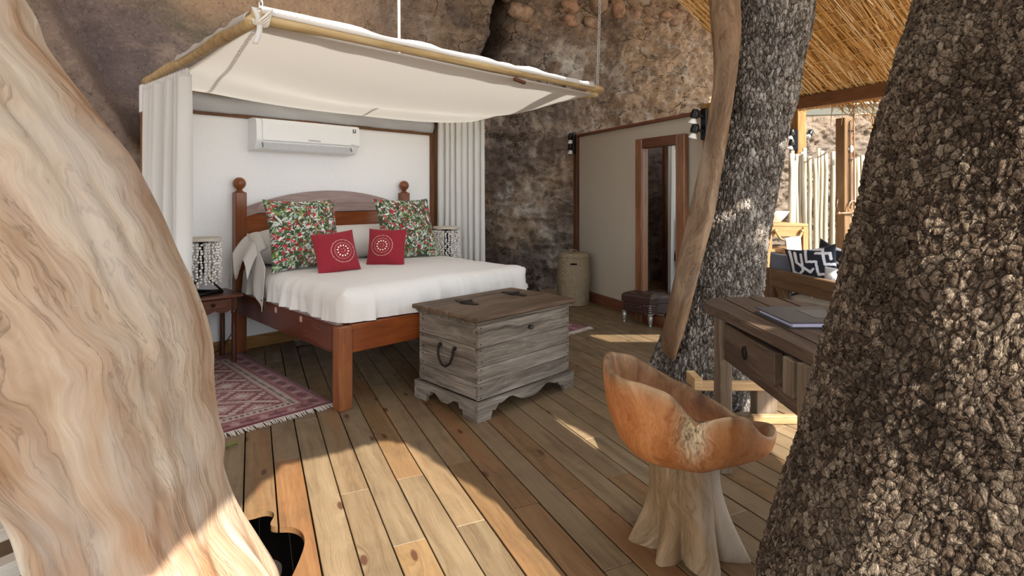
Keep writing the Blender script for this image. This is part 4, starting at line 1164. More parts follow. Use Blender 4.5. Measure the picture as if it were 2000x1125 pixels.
# ------------------------------------------------------------------ cream partition with mirror
RW = math.atan2(-.9165, .40)                                  # direction of the partition, towards the viewer
PW = Vector((.895, 7.61, 0))
wr = empty('wall_right', PW, RW); tag(wr, kind='structure')   # local x along the wall, local -y into the room
WL = 2.47
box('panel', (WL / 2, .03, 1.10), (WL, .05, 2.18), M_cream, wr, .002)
box('trim_rail', (WL / 2, .0, 2.20), (WL + .05, .06, .035), M_brown, wr, .004)
box('trim_upright', (.015, -.005, 1.10), (.05, .06, 2.22), M_brownZ, wr, .004)
box('baseboard', (WL / 2, -.004, .065), (WL, .025, .13), M_brown, wr, .004)
box('timber_post', (-.06, .04, 1.12), (.09, .10, 2.25), M_trimZ, wr, .006)
box('timber_post', (WL + .055, .0, 1.13), (.13, .13, 2.27), M_pineZ, wr, .006)
M_glass = plain('mirror_glass', '#e8ebea', .02, 1.0, .5, 0, 5, 0)
mi = tag(empty('mirror', PW + Vector((.40 * 1.49, -.9165 * 1.49, 0)) + Vector((-.9165, -.4, 0)) * .066, RW + math.radians(5.2)), 'tall mirror in a wide red-brown wooden frame leaning on the cream partition', 'mirror')
MWd, MHt, MF = .725, 2.01, .105
M_mf = wood('mirror_frame_upright', '#432818', '#7d5338', '#a27b5b', 'Z', .35, 10, 1.2, .5, .05)  # light on the frame put into colour: uprights paler, rails darker
M_mfx = wood('mirror_frame_rail', '#35190f', '#5e3521', '#7d5238', 'X', .35, 10, 1.2, .5, .05)
for sx in (0, 1):
    x = MF / 2 if sx == 0 else MWd - MF / 2
    box('frame_side', (x, -.045, MHt / 2), (MF, .06, MHt), M_mf, mi, .006)
    box('frame_bead', (MF + .008 if sx == 0 else MWd - MF - .008, -.05, MHt / 2), (.018, .045, MHt - 2 * MF), M_mf, mi, .004)
box('frame_rail', (MWd / 2, -.045, MHt - MF / 2), (MWd - 2 * MF, .06, MF), M_mfx, mi, .006)
box('frame_rail', (MWd / 2, -.045, MF / 2), (MWd - 2 * MF, .06, MF), M_mfx, mi, .006)
box('mirror_glass', (MWd / 2, -.03, MHt / 2), (MWd - 2 * MF + .02, .006, MHt - 2 * MF + .02), M_glass, mi, 0)

M_bulb = plain('lamp_glass', '#f1f0ec', .3, 0, .5, 0)
def spots(p, rz, label):
    root = empty('wall_spotlight', p, rz)                       # local -y faces the room
    box('back_plate', (0, -.012, 0), (.085, .024, .30), M_black, root, .010)
    for z in (.07, -.07):
        h = S().lathe([(.014, -.03), (.036, -.02), (.040, .01), (.034, .05), (.022, .065)], 16, (-.05, -.085, z + .01), (.25, .1, 1)).cyl((0, -.02, z), (-.045, -.08, z + .02), .014, .014, 8).obj('lamp_holder', M_black, root, auto=.8)
        S().lathe([(.040, -.075), (.042, -.070), (.022, -.03), (.018, -.022)], 16, (-.05, -.085, z + .01), (.25, .1, 1)).obj('bulb', M_bulb, h, auto=.8)
    return tag(root, label, 'lamp', None)
spots(PW + Vector((.40 * (WL + .03), -.9165 * (WL + .03), 2.07)) + Vector((-.9165, -.4, 0)) * .066, RW, 'black double spotlight at the top right corner of the cream partition')
spots(PW + Vector((-.035, -.03, 2.10)), RW - .9, 'black double spotlight at the left edge of the cream partition')

# ------------------------------------------------------------------ laundry basket
bk = tag(empty('laundry_basket', (.79, 7.16, 0)), 'tall round woven straw laundry basket with lid beside the partition', 'basket')
g = G('woven_straw'); v = g.coord('Object')
tw = g.n('TexWave', {'wave_type': 'BANDS', 'bands_direction': 'DIAGONAL'}, Vector=v, Scale=38.0, Distortion=6.0, Detail=3.0, Detail_Scale=6.0).outputs[0]
ns = g.noise(v, 110, 4, .7)
c = g.ramp(g.math('ADD', g.math('MULTIPLY', tw, .4), g.math('MULTIPLY', ns, .6)), [(.25, '#6d5c45'), (.5, '#b3a184'), (.75, '#d6c7aa')])
M_straw = g.done(c, .9, g.bump(g.math('ADD', tw, ns), .7, .008), 0, .15)
def coil(n, h, r, lim):
    P = []
    for i in range(n):
        for t in np.linspace(0, PI, 4)[:-1]:
            P.append((r(i / n) + .007 * math.sin(t), h * (i + t / PI) / n))
    return P
rb = lambda t: .198 + .010 * math.sin(t * PI) - .006 * math.sin(t * 9)
pr = coil(30, .60, rb, 0); pr = [(.02, .0), (.19, .0)] + pr[1:] + [(.195, .60), (.185, .60), (.185, .30), (.02, .02)]
S().lathe(pr, 40).obj('body', M_straw, bk, True)
box('hand_slot_shade', (-.02, -.206, .53), (.085, .012, .022), M_dark, bk, .008)  # dark block painting the shade inside the hand hole
lp = coil(2, .045, lambda t: .200, 0)
S().lathe([(.02, 0)] + lp + [(.195, .048), (.12, .058), (.02, .062)], 40, (0, 0, .60)).obj('lid', M_straw, bk, True)
S().tube([(.05 * math.cos(t), .05 * math.sin(t) * .3, .66 + .03 * math.sin(t)) for t in np.linspace(0, PI, 10)], .006, 6).obj('lid_loop', M_straw, bk, True)

# ------------------------------------------------------------------ tufted footstool
g = G('brown_leather'); v = g.coord('Object')
M_leather = g.done(g.mix(g.noise(v, 8, 4), lin('#241714'), lin('#47302b')), g.ramp(g.noise(v, 25, 4), [(.3, .28), (.7, .5)]), g.bump(g.voro(v, 160), .15, .002), 0, .5)
M_pewter = plain('pewter_leg', '#9b9890', .35, .75, .5, .25, 40, .2)
FS = Vector((1.454, 5.858, 0)); fz = math.atan2(.22, .234)
fs = tag(empty('footstool', FS, fz), 'square tufted dark leather footstool with turned pewter legs by the mirror', 'footstool')
LX, LY = .44, .37                                               # local x away to the right, local y away to the left
U, V = np.meshgrid(np.linspace(-1, 1, 60), np.linspace(-1, 1, 60)); m_ = np.maximum(abs(U), abs(V))
tuft = sum(np.exp(-((U - a) ** 2 + (V - b) ** 2) / .012) for a in (-.4, .4) for b in (-.4, .4))
crease = np.exp(-((abs(U) - .4) / .03) ** 2) * .2 + np.exp(-((abs(V) - .4) / .03) ** 2) * .2
k = .86; topf = np.minimum(m_ / k, 1); side = np.clip((m_ - k) / (1 - k), 0, 1)
with np.errstate(all='ignore'): dx, dy = np.where(m_ > 0, U / m_, 0), np.where(m_ > 0, V / m_, 0)
Zt = .315 + .03 * (1 - topf ** 6) - .022 * tuft - .006 * crease * (1 - topf ** 6) - side * .075
P = np.stack([LX / 2 - .02 + dx * topf * (LX / 2 + .0), LY / 2 - .02 + dy * topf * (LY / 2), Zt], -1)
link('seat_cushion', grid_mesh('seat_cushion', P), M_leather, fs)
box('seat_box', (LX / 2 - .02, LY / 2 - .02, .185), (LX - .015, LY - .015, .12), M_leather, fs, .012)
for x in (.0, LX - .04):
    for y in (.0, LY - .04):
        S().lathe([(.012, 0), (.016, .004), (.018, .02), (.015, .03), (.021, .035), (.024, .06), (.02, .065), (.026, .07), (.029, .10), (.023, .115), (.027, .122), (.026, .135)], 16, (x, y, 0)).obj('leg', M_pewter, fs, auto=.7)
s = S()
for i in range(5):
    for (x, y) in ((-.0205 + .008, -.0185), (-.0195, -.004)): s.ball((x + .004, y + .006, .135 + i * .024), .006, 7, 5)
for i in range(4): s.ball((.012 + i * .016, -.0135, .135 + (i % 2) * .09), .005, 6, 4); s.ball((-.0135, .012 + i * .016, .135 + (i % 2) * .09), .005, 6, 4)
o = s.obj('nail_heads', M_chain, fs); o['kind'] = 'stuff'
S().tube([(-.014, .10, .215), (-.03, .11, .20), (-.032, .165, .187), (-.03, .22, .20), (-.014, .23, .215)], .008, 6).obj('side_strap', M_leather, fs, True)

# ------------------------------------------------------------------ old desk between the trunks
dk = tag(empty('writing_desk', (1.05, 2.80, 0)), 'old weathered wooden desk with drawer wedged between two tree trunks', 'desk')
def loc(p): return (p[0] - 1.05, p[1] - 2.80)
top = [(1.0, 2.885), (1.03, 2.985), (1.095, 3.05), (1.23, 3.09), (1.37, 3.10), (1.467, 3.07), (1.62, 2.82), (1.62, 2.45), (1.50, 2.30), (1.30, 2.17), (1.085, 1.985), (1.068, 1.975), (1.062, 2.15), (1.048, 2.375), (1.03, 2.67)]
def clipx(poly, x, keep_right):
    out = []
    for i in range(len(poly)):
        p, q = poly[i], poly[(i + 1) % len(poly)]
        ip, iq = (p[0] >= x) == keep_right, (q[0] >= x) == keep_right
        if ip: out.append(p)
        if ip != iq:
            t = (x - p[0]) / (q[0] - p[0]); out.append((x, p[1] + t * (q[1] - p[1])))
    return out
xs_ = [.9, 1.155, 1.305, 1.46, 1.7]
for a, b in zip(xs_[:-1], xs_[1:]):
    pl = clipx(clipx(top, a + .0015, True), b - .0015, False)
    if len(pl) < 3: continue
    bm = bmesh.new(); s = S().prism([loc(p) for p in pl], .785, .833)
    me = s.mesh('top_plank'); bm.from_mesh(me); bmesh.ops.recalc_face_normals(bm, faces=bm.faces[:])
    bmesh.ops.bevel(bm, geom=[e for e in bm.edges if abs(e.verts[0].co.z - e.verts[1].co.z) < .01], offset=.006, segments=2, affect='EDGES'); bm.to_mesh(me); bm.free()
    link('top_plank', me, M_old, dk)
def dbox(name, x0, x1, y0, y1, z0, z1, m, bev=.004):
    return box(name, ((x0 + x1) / 2 - 1.05, (y0 + y1) / 2 - 2.8, (z0 + z1) / 2), (x1 - x0, y1 - y0, z1 - z0), m, dk, bev)
dbox('leg', 1.042, 1.102, 2.785, 2.880, 0, .786, M_oldZ); dbox('leg', 1.045, 1.105, 1.985, 2.045, 0, .786, M_oldZ)
dbox('leg', 1.47, 1.53, 2.52, 2.58, 0, .786, M_oldZ); dbox('leg', 1.40, 1.46, 2.90, 2.96, .55, .786, M_oldZ)
dbox('apron', 1.06, 1.085, 2.045, 2.785, .575, .640, M_old); dbox('apron', 1.09, 1.105, 2.045, 2.785, .64, .786, M_dark, 0)  # second, dark board stands in for the shaded gap beside the drawer
dbox('apron', 1.10, 1.47, 2.84, 2.865, .62, .786, M_old)
dr = dbox('drawer', 1.047, 1.085, 2.225, 2.755, .632, .766, M_old)
S().tube([(-.026, .01 + .018 * math.cos(t), -.01 + .026 * math.sin(t)) for t in np.linspace(0, 2 * PI, 16, endpoint=False)], .0045, 6, True).ball((-.021, .01, .014), .009, 8, 6).obj('ring_pull', M_iron, dr, True)
dbox('upright_block', 1.05, 1.085, 2.085, 2.165, .632, .775, M_oldZ)

fo = tag(empty('leather_folder', (1.33, 2.52, .834), -.10), 'dark leather folder with a thick pad lying on the desk', 'folder')
M_fold = plain('slate_leather', '#3a3b40', .45, 0, .45, .15, 70, .15)
poly = [(-.225, -.10), (-.10, -.175), (.13, -.175), (.20, .16), (-.05, .20)]
box('pages', (.0, -.01, .0125), (.29, .30, .017), plain('page_edges', '#b9b2c8', .8), fo, .002, (0, 0, .12))
box('cover', (-.002, -.005, .0245), (.32, .33, .006), M_fold, fo, .002, (0, 0, .12))
box('cover', (-.002, -.005, .0025), (.32, .33, .005), M_fold, fo, .002, (0, 0, .12))
box('patch', (.06, .0, .028), (.13, .17, .002), plain('slate_patch', '#45474d', .4, 0, .5), fo, .001, (0, 0, .12))

# ------------------------------------------------------------------ low timber frame behind the desk
lf = tag(empty('timber_stand', (1.4, 3.48, 0)), 'low weathered timber frame standing on the boards behind the desk', 'stand')
M_beige = wood('pale_planed_wood', '#77593a', '#b08f66', '#d0b48a', 'X', .6, 14, 1.0)
box('post', (.18, .02, .155), (.125, .10, .31), M_oldZ, lf, .004)
box('post', (-.26, .02, .10), (.07, .10, .20), M_oldZ, lf, .004)
box('top_rail', (-.03, -.055, .226), (.44, .045, .052), M_beige, lf, .004)
box('side_rail', (-.262, .0, .24), (.05, .16, .075), M_beige, lf, .004)
box('foot_rail', (.32, -.07, .026), (.50, .04, .05), M_beige, lf, .004)

# ------------------------------------------------------------------ carved root chair
SC = Vector((.705, 2.25, 0))
sc_ = tag(empty('root_chair', SC), 'carved tree-root chair with orange scooped seat on a gnarled stump base', 'chair')
g = G('orange_carved_wood')
v = g.coord('Object'); w = g.warp(g.warp(v, 4, .25), 18, .03)
a = g.noise(g.map(w, (9, 9, 2.2)), 1.0, 6, .62, .7); f = g.noise(g.map(w, (90, 90, 16)), 1.0, 4, .65)
c = g.ramp(g.math('ADD', g.math('MULTIPLY', a, .6), g.math('MULTIPLY', f, .4)), [(.28, '#683818'), (.45, '#94592e'), (.60, '#ab7142'), (.76, '#b98759')])
rimc = g.n('Attribute', {'attribute_name': 'Col'}).outputs['Color']
sep = g.n('SeparateColor', None, Color=rimc)
c = g.mix(sep.outputs[0], c, g.ramp(a, [(.35, '#59432f'), (.5, '#86694c'), (.65, '#a88a68')]))
c = g.mix(sep.outputs[1], c, g.ramp(f, [(.35, '#5f4f3d'), (.5, '#a99272'), (.62, '#cbb592')]))
c = g.mix(g.ramp(g.noise(v, 11, 5, .7), [(.64, 0.0), (.72, .7)]), c, lin('#4a2a14'))
M_seat = g.done(c, .5, g.bump(g.math('ADD', a, g.math('MULTIPLY', f, .5)), .35, .012), 0, .35)
th = np.linspace(0, 2 * PI, 180, endpoint=False)
def per(pts):
    A = np.array([p[0] for p in pts], float) / 180 * PI; B = np.array([p[1] for p in pts], float)
    A = np.concatenate([A - 2 * PI, A, A + 2 * PI]); B = np.concatenate([B] * 3); o = np.argsort(A)
    r = np.interp(th, A[o], B[o]); k = 5; ker = np.hanning(2 * k + 1); ker /= ker.sum()
    return np.convolve(np.concatenate([r[-k:], r, r[:k]]), ker, 'valid')
# angle: 0 to the right, 90 away from the viewer, 180 to the left, 270 towards the viewer
RR = per([(0, .36), (12, .33), (30, .30), (60, .27), (90, .27), (130, .29), (160, .32), (180, .335), (200, .325), (225, .29), (255, .245), (270, .24), (290, .245), (315, .255), (335, .285), (348, .34)])
RZm = per([(0, .475), (10, .46), (25, .44), (50, .50), (90, .58), (130, .69), (160, .735), (180, .725), (200, .70), (222, .70), (240, .672), (250, .62), (262, .565), (280, .585), (295, .592), (312, .575), (328, .51), (342, .455), (350, .46)])
prof = [(.02, 0.0, 0), (.30, .0, 0), (.52, .035, 0), (.70, .11, 0), (.84, .24, 0), (.93, .45, 0), (.98, .70, 0), (1.0, .88, .2), (1.0, .97, .8), (.985, 1.0, 1), (.95, 1.005, 1), (.915, .98, 1), (.88, .88, .7), (.84, .70, .5), (.76, .50, .3), (.62, .33, .2), (.40, .24, .2), (.02, .21, .2)]
pi_ = np.linspace(0, len(prof) - 1, 90); pa = np.array(prof)
pr_, pz_, pm_ = [smooth1(np.interp(pi_, np.arange(len(prof)), pa[:, i]), 3) for i in range(3)]
ZB = .335
P = np.zeros((90, 180, 3)); Cc = np.zeros((90, 180, 3))
for i in range(90):
    hgt = RZm - ZB
    low = 1.0 + .10 * np.maximum(np.cos(th), 0) ** 2 * (1 - pz_[i]) * (pr_[i] > .3)
    r = RR * pr_[i] * low
    x, y = r * np.cos(th), r * np.sin(th); z = ZB + hgt * pz_[i] + .012 * np.maximum(np.cos(th), 0) ** 3 * (1 - pz_[i]) * pr_[i]
    nn = 1 + .03 * fbm(np.cos(th) * 2, np.sin(th) * 2, z * 3, 3, 77)
    P[i] = np.stack([x * nn, y * nn, z], -1)
    Cc[i, :, 0] = pm_[i]
    q = np.exp(-(np.angle(np.exp(1j * (th - 4.52))) / .20) ** 2) * np.exp(-((z - .53) / .10) ** 2) * (1 if i < 50 else 0)
    Cc[i, :, 1] = np.clip(q * 1.4, 0, 1)
    P[i, :, 0] -= np.cos(th) * .02 * q; P[i, :, 1] -= np.sin(th) * .03 * q
link('scooped_seat', grid_mesh('scooped_seat', P, True, col=Cc), M_seat, sc_)
M_stump = driftwood('stump_wood', ['#54442f', '#7c6a52', '#95826a', '#aa987f', '#d0b896'], '#4c3a2a', 2.2, .45)
K = [(-.0, 0, 0, .165, .165), (.06, 0, 0, .155, .155), (.14, 0, 0, .14, .14), (.22, -.005, 0, .132, .132), (.30, -.01, 0, .128, .128), (.40, -.01, 0, .132, .125)]
def r_st(T, Z):
    f = 1 + .05 * fbm(np.cos(T) * 3, np.sin(T) * 3, Z * 2, 3, 91)
    for a0, w, dp, zt in ((PI - .05, .22, .36, .20), (-1.45, .28, .40, .22), (-.55, .22, .42, .20), (-2.35, .20, .30, .16), (.5, .3, .25, .2), (1.5, .4, .25, .2), (2.5, .25, .25, .2)):
        dd = np.angle(np.exp(1j * (T - a0))); f = f + dp * np.exp(-(dd / w) ** 2) * np.clip(1 - Z / (zt + .06), 0, 1) ** 1.3
        f = f + .05 * np.exp(-(dd / (w * .8)) ** 2)
    for a0, w, dp in ((-1.0, .08, .22), (-2.0, .10, .20), (-2.75, .09, .2), (-.2, .12, .18)):
        dd = np.angle(np.exp(1j * (T - a0))); f = f - dp * np.exp(-(dd / w) ** 2) * np.clip(1 - Z / .17, 0, 1)
        f = f - .03 * np.exp(-(dd / .05) ** 2)
    return f
trunk('stump_base', M_stump, K, 120, 220, r_st, parent=sc_)

# ------------------------------------------------------------------ weathered white bench at the left edge
wb = tag(empty('timber_rail', (-1.95, 1.68, 0), math.atan2(1, .617)), 'low pale weathered timber rails at the left edge behind the bare trunk', 'railing')
M_pale = wood('bleached_slat', '#a59a8c', '#d6cfc4', '#eeeae2', 'X', .8, 14, 1.0, .2, .3)
box('rail', (-.10, .0, .222), (1.15, .07, .045), M_pale, wb, .004)
box('rail', (-.10, .0, .085), (1.15, .07, .062), M_pale, wb, .004)
for x in (-.60, -.02): box('upright', (x, .055, .13), (.07, .04, .26), M_pale, wb, .004)
lf_ = S(); U = np.linspace(0, 1, 7)
L = [[(-.03 + .06 * u, (k - 1) * .018 * math.sin(PI * (u * .9 + .05)), .004 + .012 * abs(k - 1) + .01 * math.sin(u * 3)) for k in range(3)] for u in U]
lx, ly = at(453, 875)
o = link('fallen_leaf', grid_mesh('fallen_leaf', L), plain('leaf_green', '#6f7d3c', .6), None, (lx, ly, .001), (0, 0, .9)); o.modifiers.new('thick', 'SOLIDIFY').thickness = .001
tag(o, 'small curled green leaf fallen on the floor boards', 'leaf')
# ------------------------------------------------------------------ outdoor bathroom to the right
D1 = Vector((.47, -.883, 0))
def stem_v(x, y): return Vector((x, y, 0))
# thatched roof on its beam
ro = tag(empty('thatch_roof', (3.24, 6.36, EYE + 1.36 * .8), math.atan2(D1.y, D1.x)), 'golden thatched roof over the outdoor bathroom at the upper right', 'roof')
# local x along the beam (towards the viewer); the slope rises to local -y ... (left / near)
PIT = math.radians(29)
M_thatch2 = wood('roof_straw', '#8f6530', '#cb964e', '#e6bf82', 'Y', .8, 70, 3.0, .2, .3)
M_straw_s = wood('straw_strand', '#80551f', '#cf9a52', '#f3d096', 'Y', .75, 110, .8, .25, .2)
base = empty('slope', (0, 0, 0), 0, ro)
def slope(u, v, h=0.0):                     # u along beam, v up the slope, h off the underside (downwards)
    return (u, -v * math.cos(PIT) - h * math.sin(PIT), v * math.sin(PIT) - h * math.cos(PIT))
bpy.data.objects.remove(base)
S().add([slope(-.12, -.25, -.02), slope(3.4, -.25, -.02), slope(3.4, 2.0, -.02), slope(-.12, 2.0, -.02), slope(-.12, -.25, -.14), slope(3.4, -.25, -.14), slope(3.4, 2.0, -.14), slope(-.12, 2.0, -.14)], [(0, 1, 2, 3), (7, 6, 5, 4), (0, 4, 5, 1), (1, 5, 6, 2), (2, 6, 7, 3), (3, 7, 4, 0)]).obj('thatch_bed', M_thatch2, ro)
s = S(); r = random.Random(3); tone = []
for i in range(4600):
    u = r.uniform(-.15, 3.3); v = r.uniform(-.25, 1.9); L = r.uniform(.35, .7); du = r.uniform(-.05, .05); w = r.uniform(.004, .0075); h = r.uniform(-.012, .02)
    a, b = (u, v), (u + du, v + L)
    vs_ = [slope(a[0] - w, a[1], h), slope(a[0] + w, a[1], h), slope(a[0], a[1], h + w * 1.4), slope(b[0] - w, b[1], h - .006), slope(b[0] + w, b[1], h - .006), slope(b[0], b[1], h - .006 + w * 1.4)]
    s.add(vs_, [(0, 1, 4, 3), (1, 2, 5, 4), (2, 0, 3, 5), (2, 1, 0), (3, 4, 5)]); tone.append(r.random())
for i in range(420):
    u = r.uniform(.3, 3.3); v = -.22; L = r.uniform(.06, .24); du = r.uniform(-.16, .16); w = r.uniform(.004, .007)
    a = slope(u, v, .0); b = Vector(slope(u + du, v - L, .0)) + Vector((0, 0, -L * .35))
    s.add([(a[0] - w, a[1], a[2]), (a[0] + w, a[1], a[2]), (a[0], a[1] + w, a[2]), (b[0] - w * .5, b[1], b[2]), (b[0] + w * .5, b[1], b[2]), (b[0], b[1] + w * .5, b[2])], [(0, 1, 4, 3), (1, 2, 5, 4), (2, 0, 3, 5), (2, 1, 0), (3, 4, 5)]); tone.append(r.random())
g = G('straw_strand'); tn = g.n('SeparateColor', None, Color=g.n('Attribute', {'attribute_name': 'Col'}).outputs['Color']).outputs[0]
fb = g.noise(g.map(g.coord('Object'), (60, 4, 4)), 1.0, 3)
M_straw_s = g.done(g.mix(g.math('MULTIPLY', fb, .3), g.ramp(tn, [(0.0, '#8d6330'), (.3, '#cd9b58'), (.75, '#eac58a'), (1.0, '#fbeac8')]), lin('#6b4a20')), .7, None, 0, .25)
o = s.obj('straw', M_straw_s, ro)
ca = o.data.color_attributes.new('Col', 'FLOAT_COLOR', 'POINT'); cc = np.ones((len(s.v), 4), dtype=np.float32); cc[:, :3] = np.repeat(np.array(tone), 6)[:, None]; ca.data.foreach_set('color', cc.reshape(-1)); o['kind'] = 'stuff'
s = S()
for k in range(1, 11):
    v = -.3 + k * .21
    s.tube([slope(u, v + .015 * math.sin(u * 9 + k), .026) for u in np.linspace(-.12, 3.3, 60)], .0035, 5)
s.obj('stitching', plain('straw_twine', '#e3bb78', .9), ro)
box('beam', (1.3, -.05, -.06), (3.4, .07, .135), M_trim, ro, .006)
gt = tag(empty('steel_gutter', (4.62, 8.05, 2.70), math.atan2(D1.y, D1.x) + .85), 'grey metal gutter hanging under the thatch fringe', 'gutter')
S().prism([(-.10, 0), (.10, 0), (.075, -.15), (-.06, -.15)], -.72, .95, Matrix(((0, 0, 1), (1, 0, 0), (0, 1, 0)))).obj('channel', plain('zinc', '#8f948e', .5, .3, .4), gt)
box('lip', (.12, -.105, -.01), (1.68, .014, .03), plain('zinc_lip', '#a3a79f', .5, .3, .4), gt, .002)

# posts
pa = tag(empty('timber_post', (4.03, 7.86, 0), .35), 'square timber post carrying the thatch beam behind the pole fence', 'post')
box('shaft', (0, 0, 1.35), (.155, .155, 2.70), M_pineZ, pa, .006)
tag(box('steel_sleeve', (.0795, 0, 2.07), (.006, .14, .72), plain('galvanised', '#b4b5b8', .5, .4, .5), pa, .001), 'grey metal sleeve')
spots(Vector((3.955, 7.79, 2.16)), .35 - .75, 'black double spotlight on the timber post behind the middle trunk')
s1 = tag(empty('wall_spotlight', (4.14, 7.88, 2.27), 1.9), 'single black spotlight on the sunny side of the timber post', 'lamp')
S().lathe([(.03, 0), (.03, .012)], 14, (0, 0, 0), (0, -1, 0)).cyl((0, 0, 0), (0, -.06, 0), .012, .012, 8).lathe([(.02, -.03), (.036, -.02), (.036, .04), (.02, .06)], 14, (0, -.10, 0), (.0, -.6, .8)).obj('lamp_holder', M_black, s1, auto=.8)
S().lathe([(.036, -.07), (.02, -.025)], 14, (0, -.10, 0), (0, -.6, .8)).obj('bulb', M_bulb, s1, auto=.8)

# pole fence
M_fp = wood('fence_pole', '#857b6a', '#b3ab99', '#c9c2b4', 'Z', .7, 18, .8, .2, .2)
fe = tag(empty('pole_fence', (3.7, 7.60, 0)), 'screen of upright pale peeled poles around the outdoor shower', 'fence')
r = random.Random(11); x = -.10; k = 0
while x < 1.55:
    rad = r.uniform(.022, .036); h = 1.98 + r.uniform(-.10, .07)
    if x < .12: h -= .04
    n = 9; ox, oy = r.uniform(-.01, .01), r.uniform(-.05, .05)
    if x < .13: oy -= .25 - x * 1.4
    pts, rr = [], []
    for i in range(n):
        t = i / (n - 1); pts.append((x + ox + .014 * float(vnoise(t * 2.2, k * 1.7, 0, 3)) + r.uniform(-.02, .02) * t * .3, oy + .012 * float(vnoise(t * 2.2, k * 1.7, 9, 4)), h * t)); rr.append(rad * (1.08 - .22 * t) * (1 + .07 * float(vnoise(t * 7, k, 5, 6))))
    po = S().tube(pts, rr, 10).obj('pole', M_fp, fe, True)
    x += rad * 1.75 + r.uniform(.0, .010); k += 1
for z in (.5, 1.6): S().cyl((-.1, .075, z), (1.5, .075, z), .02, .02, 8).obj('cross_rail', M_fp, fe, True)

# shower post
sp = tag(empty('shower_post', (4.26, 7.15, 0), .35), 'brown square post with copper shower pipes beside the pole fence', 'shower')
box('shaft', (0, 0, 1.19), (.135, .135, 2.38), wood('shower_post_wood', '#4a3a28', '#74593c', '#937553', 'Z', .6, 14, 1.0), sp, .006)
M_cop = plain('aged_copper', '#b78a6a', .35, .8, .5, .2, 40)
M_dkcop = plain('dark_pipe', '#5a463a', .4, .6, .5)
S().tube([(.072, -.085, 1.20), (.072, -.085, 2.36), (.085, -.085, 2.415), (.16, -.085, 2.43), (.33, -.085, 2.44), (.38, -.085, 2.42), (.405, -.085, 2.37), (.405, -.085, 2.30)], .010, 8).obj('riser_pipe', M_cop, sp, True)
S().tube([(-.0, -.085, 1.22), (-.0, -.085, 2.30), (.02, -.08, 2.34)], .009, 8).obj('supply_pipe', M_dkcop, sp, True)
for z in (1.85, 2.22): S().cyl((-.0, -.085, z), (.072, -.085, z), .009, .009, 8).obj('pipe_clip', M_dkcop, sp)
S().lathe([(.012, .05), (.02, .03), (.05, .012), (.052, 0), (.0, 0)], 18, (.405, -.085, 2.25)).obj('shower_head', plain('brass', '#b89a50', .3, .8), sp, auto=.8)
S().tube([(.03 + .075 * math.cos(t), -.10, 1.22 + .10 * math.sin(t)) for t in np.linspace(-.3, PI + .3, 16)], .009, 8).obj('mixer_loop', M_cop, sp, True)
S().cyl((-.20, -.09, 1.165), (.12, -.09, 1.165), .012, .012, 8).ball((-.20, -.09, 1.165), .022, 8, 6).ball((.06, -.10, 1.165), .022, 8, 6).obj('valve_bar', M_cop, sp, True)
S().tube([(-.20, -.09, 1.165), (-.24, -.09, 1.25), (-.22, -.09, 1.34)], .010, 7).obj('tap_lever', M_dkcop, sp, True)
S().ball((.03, -.075, 1.98), .045, 14, 8, (1, .35, 1)).obj('soap_dish', M_whiteplastic, sp, True)

# wash stand with basin and towel
M_honey = wood('honey_pine', '#7e5c38', '#a98458', '#c4a27a', 'X', .5, 12, 1.0)
M_honeyZ = wood('honey_pine_upright', '#7e5c38', '#a98458', '#c4a27a', 'Z', .5, 12, 1.0)
ws = tag(empty('wash_stand', (3.42, 6.95, 0), -.06), 'honey-coloured wooden wash stand beside the middle trunk in the sun', 'stand')
box('counter', (0, .22, 1.02), (.50, .52, .035), M_honey, ws, .005)
box('front_rail', (0, -.02, .94), (.46, .03, .125), M_honey, ws, .004)
for x in (-.22, .215):
    for y in (-.02, .44): box('leg', (x, y, .50), (.062, .062, 1.0), M_honeyZ, ws, .004)
box('shelf', (0, .20, .70), (.46, .46, .03), M_honey, ws, .004)
for i in range(8): box('slat', (-.19 + i * .053, .0, .34), (.044, .02, .66), M_honeyZ, ws, .003)
M_brass = plain('brass_bracket', '#9d8a5c', .35, .7, .5, .2)
S().ball((-.155, -.06, .945), .03, 10, 7).ball((.165, -.06, .945), .03, 10, 7).obj('rail_bracket', M_brass, ws, True)
S().tube([(-.155, -.07, .94), (-.11, -.10, .86), (-.06, -.11, .835), (.08, -.11, .835), (.12, -.10, .87), (.165, -.07, .94)], .014, 8).obj('towel_rail', M_honey, ws, True)
tw_ = empty('hand_towel', (3.44, 6.85, .855), -.06)
U, V = np.meshgrid(np.linspace(-1, 1, 24), np.linspace(0, 1, 30))
ang = np.clip(V / .12, 0, 1) * PI - PI / 2
Zt = np.where(V < .12, .012 * np.cos(ang), -(V - .12) * .36); Yt = np.where(V < .12, -.018 * np.sin(ang) * 1.0, -.020) - .006 * np.sin(U * 5) * V
o = link('towel_cloth', grid_mesh('towel_cloth', np.stack([U * .088 + .035 * V, Yt, Zt + .012 * U], -1)), cloth('terry', '#f3f2f4', .95, 300, .6), tw_); o.modifiers.new('thick', 'SOLIDIFY').thickness = .012
tag(tw_, 'small white towel hanging on the wash stand rail', 'towel')
bs = S().lathe([(.08, 0), (.10, .01), (.17, .09), (.20, .14), (.205, .15), (.195, .15), (.16, .09), (.09, .03), (.01, .025)], 28, (3.36, 7.20, 1.038)).obj('wash_basin', M_whiteplastic, None, auto=.8)
tag(bs, 'white round basin standing on the wash stand', 'basin')

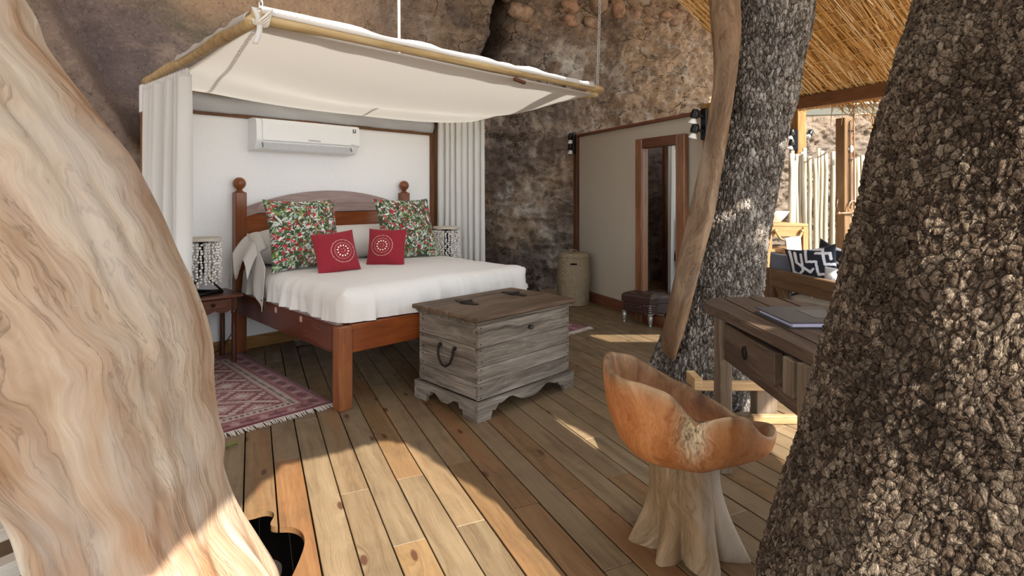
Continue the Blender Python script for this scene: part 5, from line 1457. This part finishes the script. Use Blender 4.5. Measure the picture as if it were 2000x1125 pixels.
# day bed
M_dbt = wood('daybed_timber', '#3f3022', '#6d5640', '#8b735a', 'X', .6, 14, .9, .25, .2)
M_dbZ = wood('daybed_post', '#3c2d20', '#6e563e', '#8d7354', 'Z', .6, 14, .9, .25, .2)
db = tag(empty('day_bed', (2.66, 5.45, 0), math.atan2(-.97, .17)), 'heavy timber day bed with a thick back board behind the desk', 'day bed')
box('back_board', (.60, .0, .565), (1.75, .07, .175), M_dbt, db, .008)
box('post', (-.22, .02, .32), (.13, .12, .64), M_dbZ, db, .006); box('post', (1.35, .02, .34), (.13, .12, .68), M_dbZ, db, .006)
box('brace', (.0, .0, .40), (.09, .05, .42), M_dbZ, db, .005, (0, -.55, 0))
box('seat_deck', (.60, .46, .30), (1.65, .80, .07), M_dbt, db, .006)
for x in (-.15, 1.3): box('leg', (x, .80, .132), (.11, .11, .264), M_dbZ, db, .005)
mt = soft_box('seat_mattress', cloth('canvas_grey', '#bfbdba', .95), None, -.20, 1.38, .05, .84, .337, .46, .04, 4, .003, 60, .01)
mt.location = db.location; mt.rotation_euler = db.rotation_euler
tag(mt, 'pale canvas mattress on the timber day bed', 'mattress')
def maze(seed, w=220):
    img = np.zeros((w, w, 3)); img[:] = srgb('#23262f'); yy, xx = np.mgrid[0:w, 0:w] / w
    def line(pts, t):
        for (x1, y1), (x2, y2) in zip(pts[:-1], pts[1:]):
            dx, dy = x2 - x1, y2 - y1; L2 = dx * dx + dy * dy + 1e-9; s = np.clip(((xx - x1) * dx + (yy - y1) * dy) / L2, 0, 1)
            img[(xx - x1 - s * dx) ** 2 + (yy - y1 - s * dy) ** 2 < t * t] = srgb('#cfd0d6')
    L = [[(.10, .05), (.10, .50), (.22, .58), (.32, .5), (.32, .12)], [(.42, .0), (.42, .30), (.62, .32), (.64, .62), (.98, .60)], [(.50, .0), (.75, .06), (.80, .40), (1.0, .42)], [(0, .72), (.25, .74), (.45, .68), (.50, .86), (.95, .80)], [(.62, .12), (.90, .18), (.92, .30)], [(.05, .92), (.30, .88), (.33, 1.0)], [(.55, .48), (.48, .55), (.2, .30), (.2, .08)], [(.7, .98), (.72, .9), (1, .92)]]
    for l in L: line(l, .028)
    return img
M_maze = cloth('printed_canvas', '#ffffff', .9, 300, .2, .1, 0, 'Col')
cushion('cushion', 'black and white maze-print cushion leaning on the day bed back board', 'cushion', (2.86, 5.22, .46), -.75, .15, .46, .17, maze(1), M_maze, 110, group='maze print cushions', seed=21, roll=-.18, ear=.14)
cushion('cushion', 'black and white maze-print cushion behind the other one on the day bed', 'cushion', (3.03, 5.34, .47), -.95, .05, .46, .16, maze(2)[:, ::-1], M_maze, 110, group='maze print cushions', seed=25, roll=.30, ear=.14)
cushion('cushion', 'small pale grey cushion beside the maze-print cushions', 'cushion', (2.87, 4.88, .46), -.9, .2, .30, .13, np.ones((4, 4, 3)) * srgb('#c9ccd0'), M_maze, 40, seed=31)
cushion('cushion', 'slate grey cushion at the far end of the day bed', 'cushion', (2.72, 5.62, .47), -1.2, .1, .34, .14, np.ones((4, 4, 3)) * srgb('#6b7180'), M_maze, 40, seed=35)
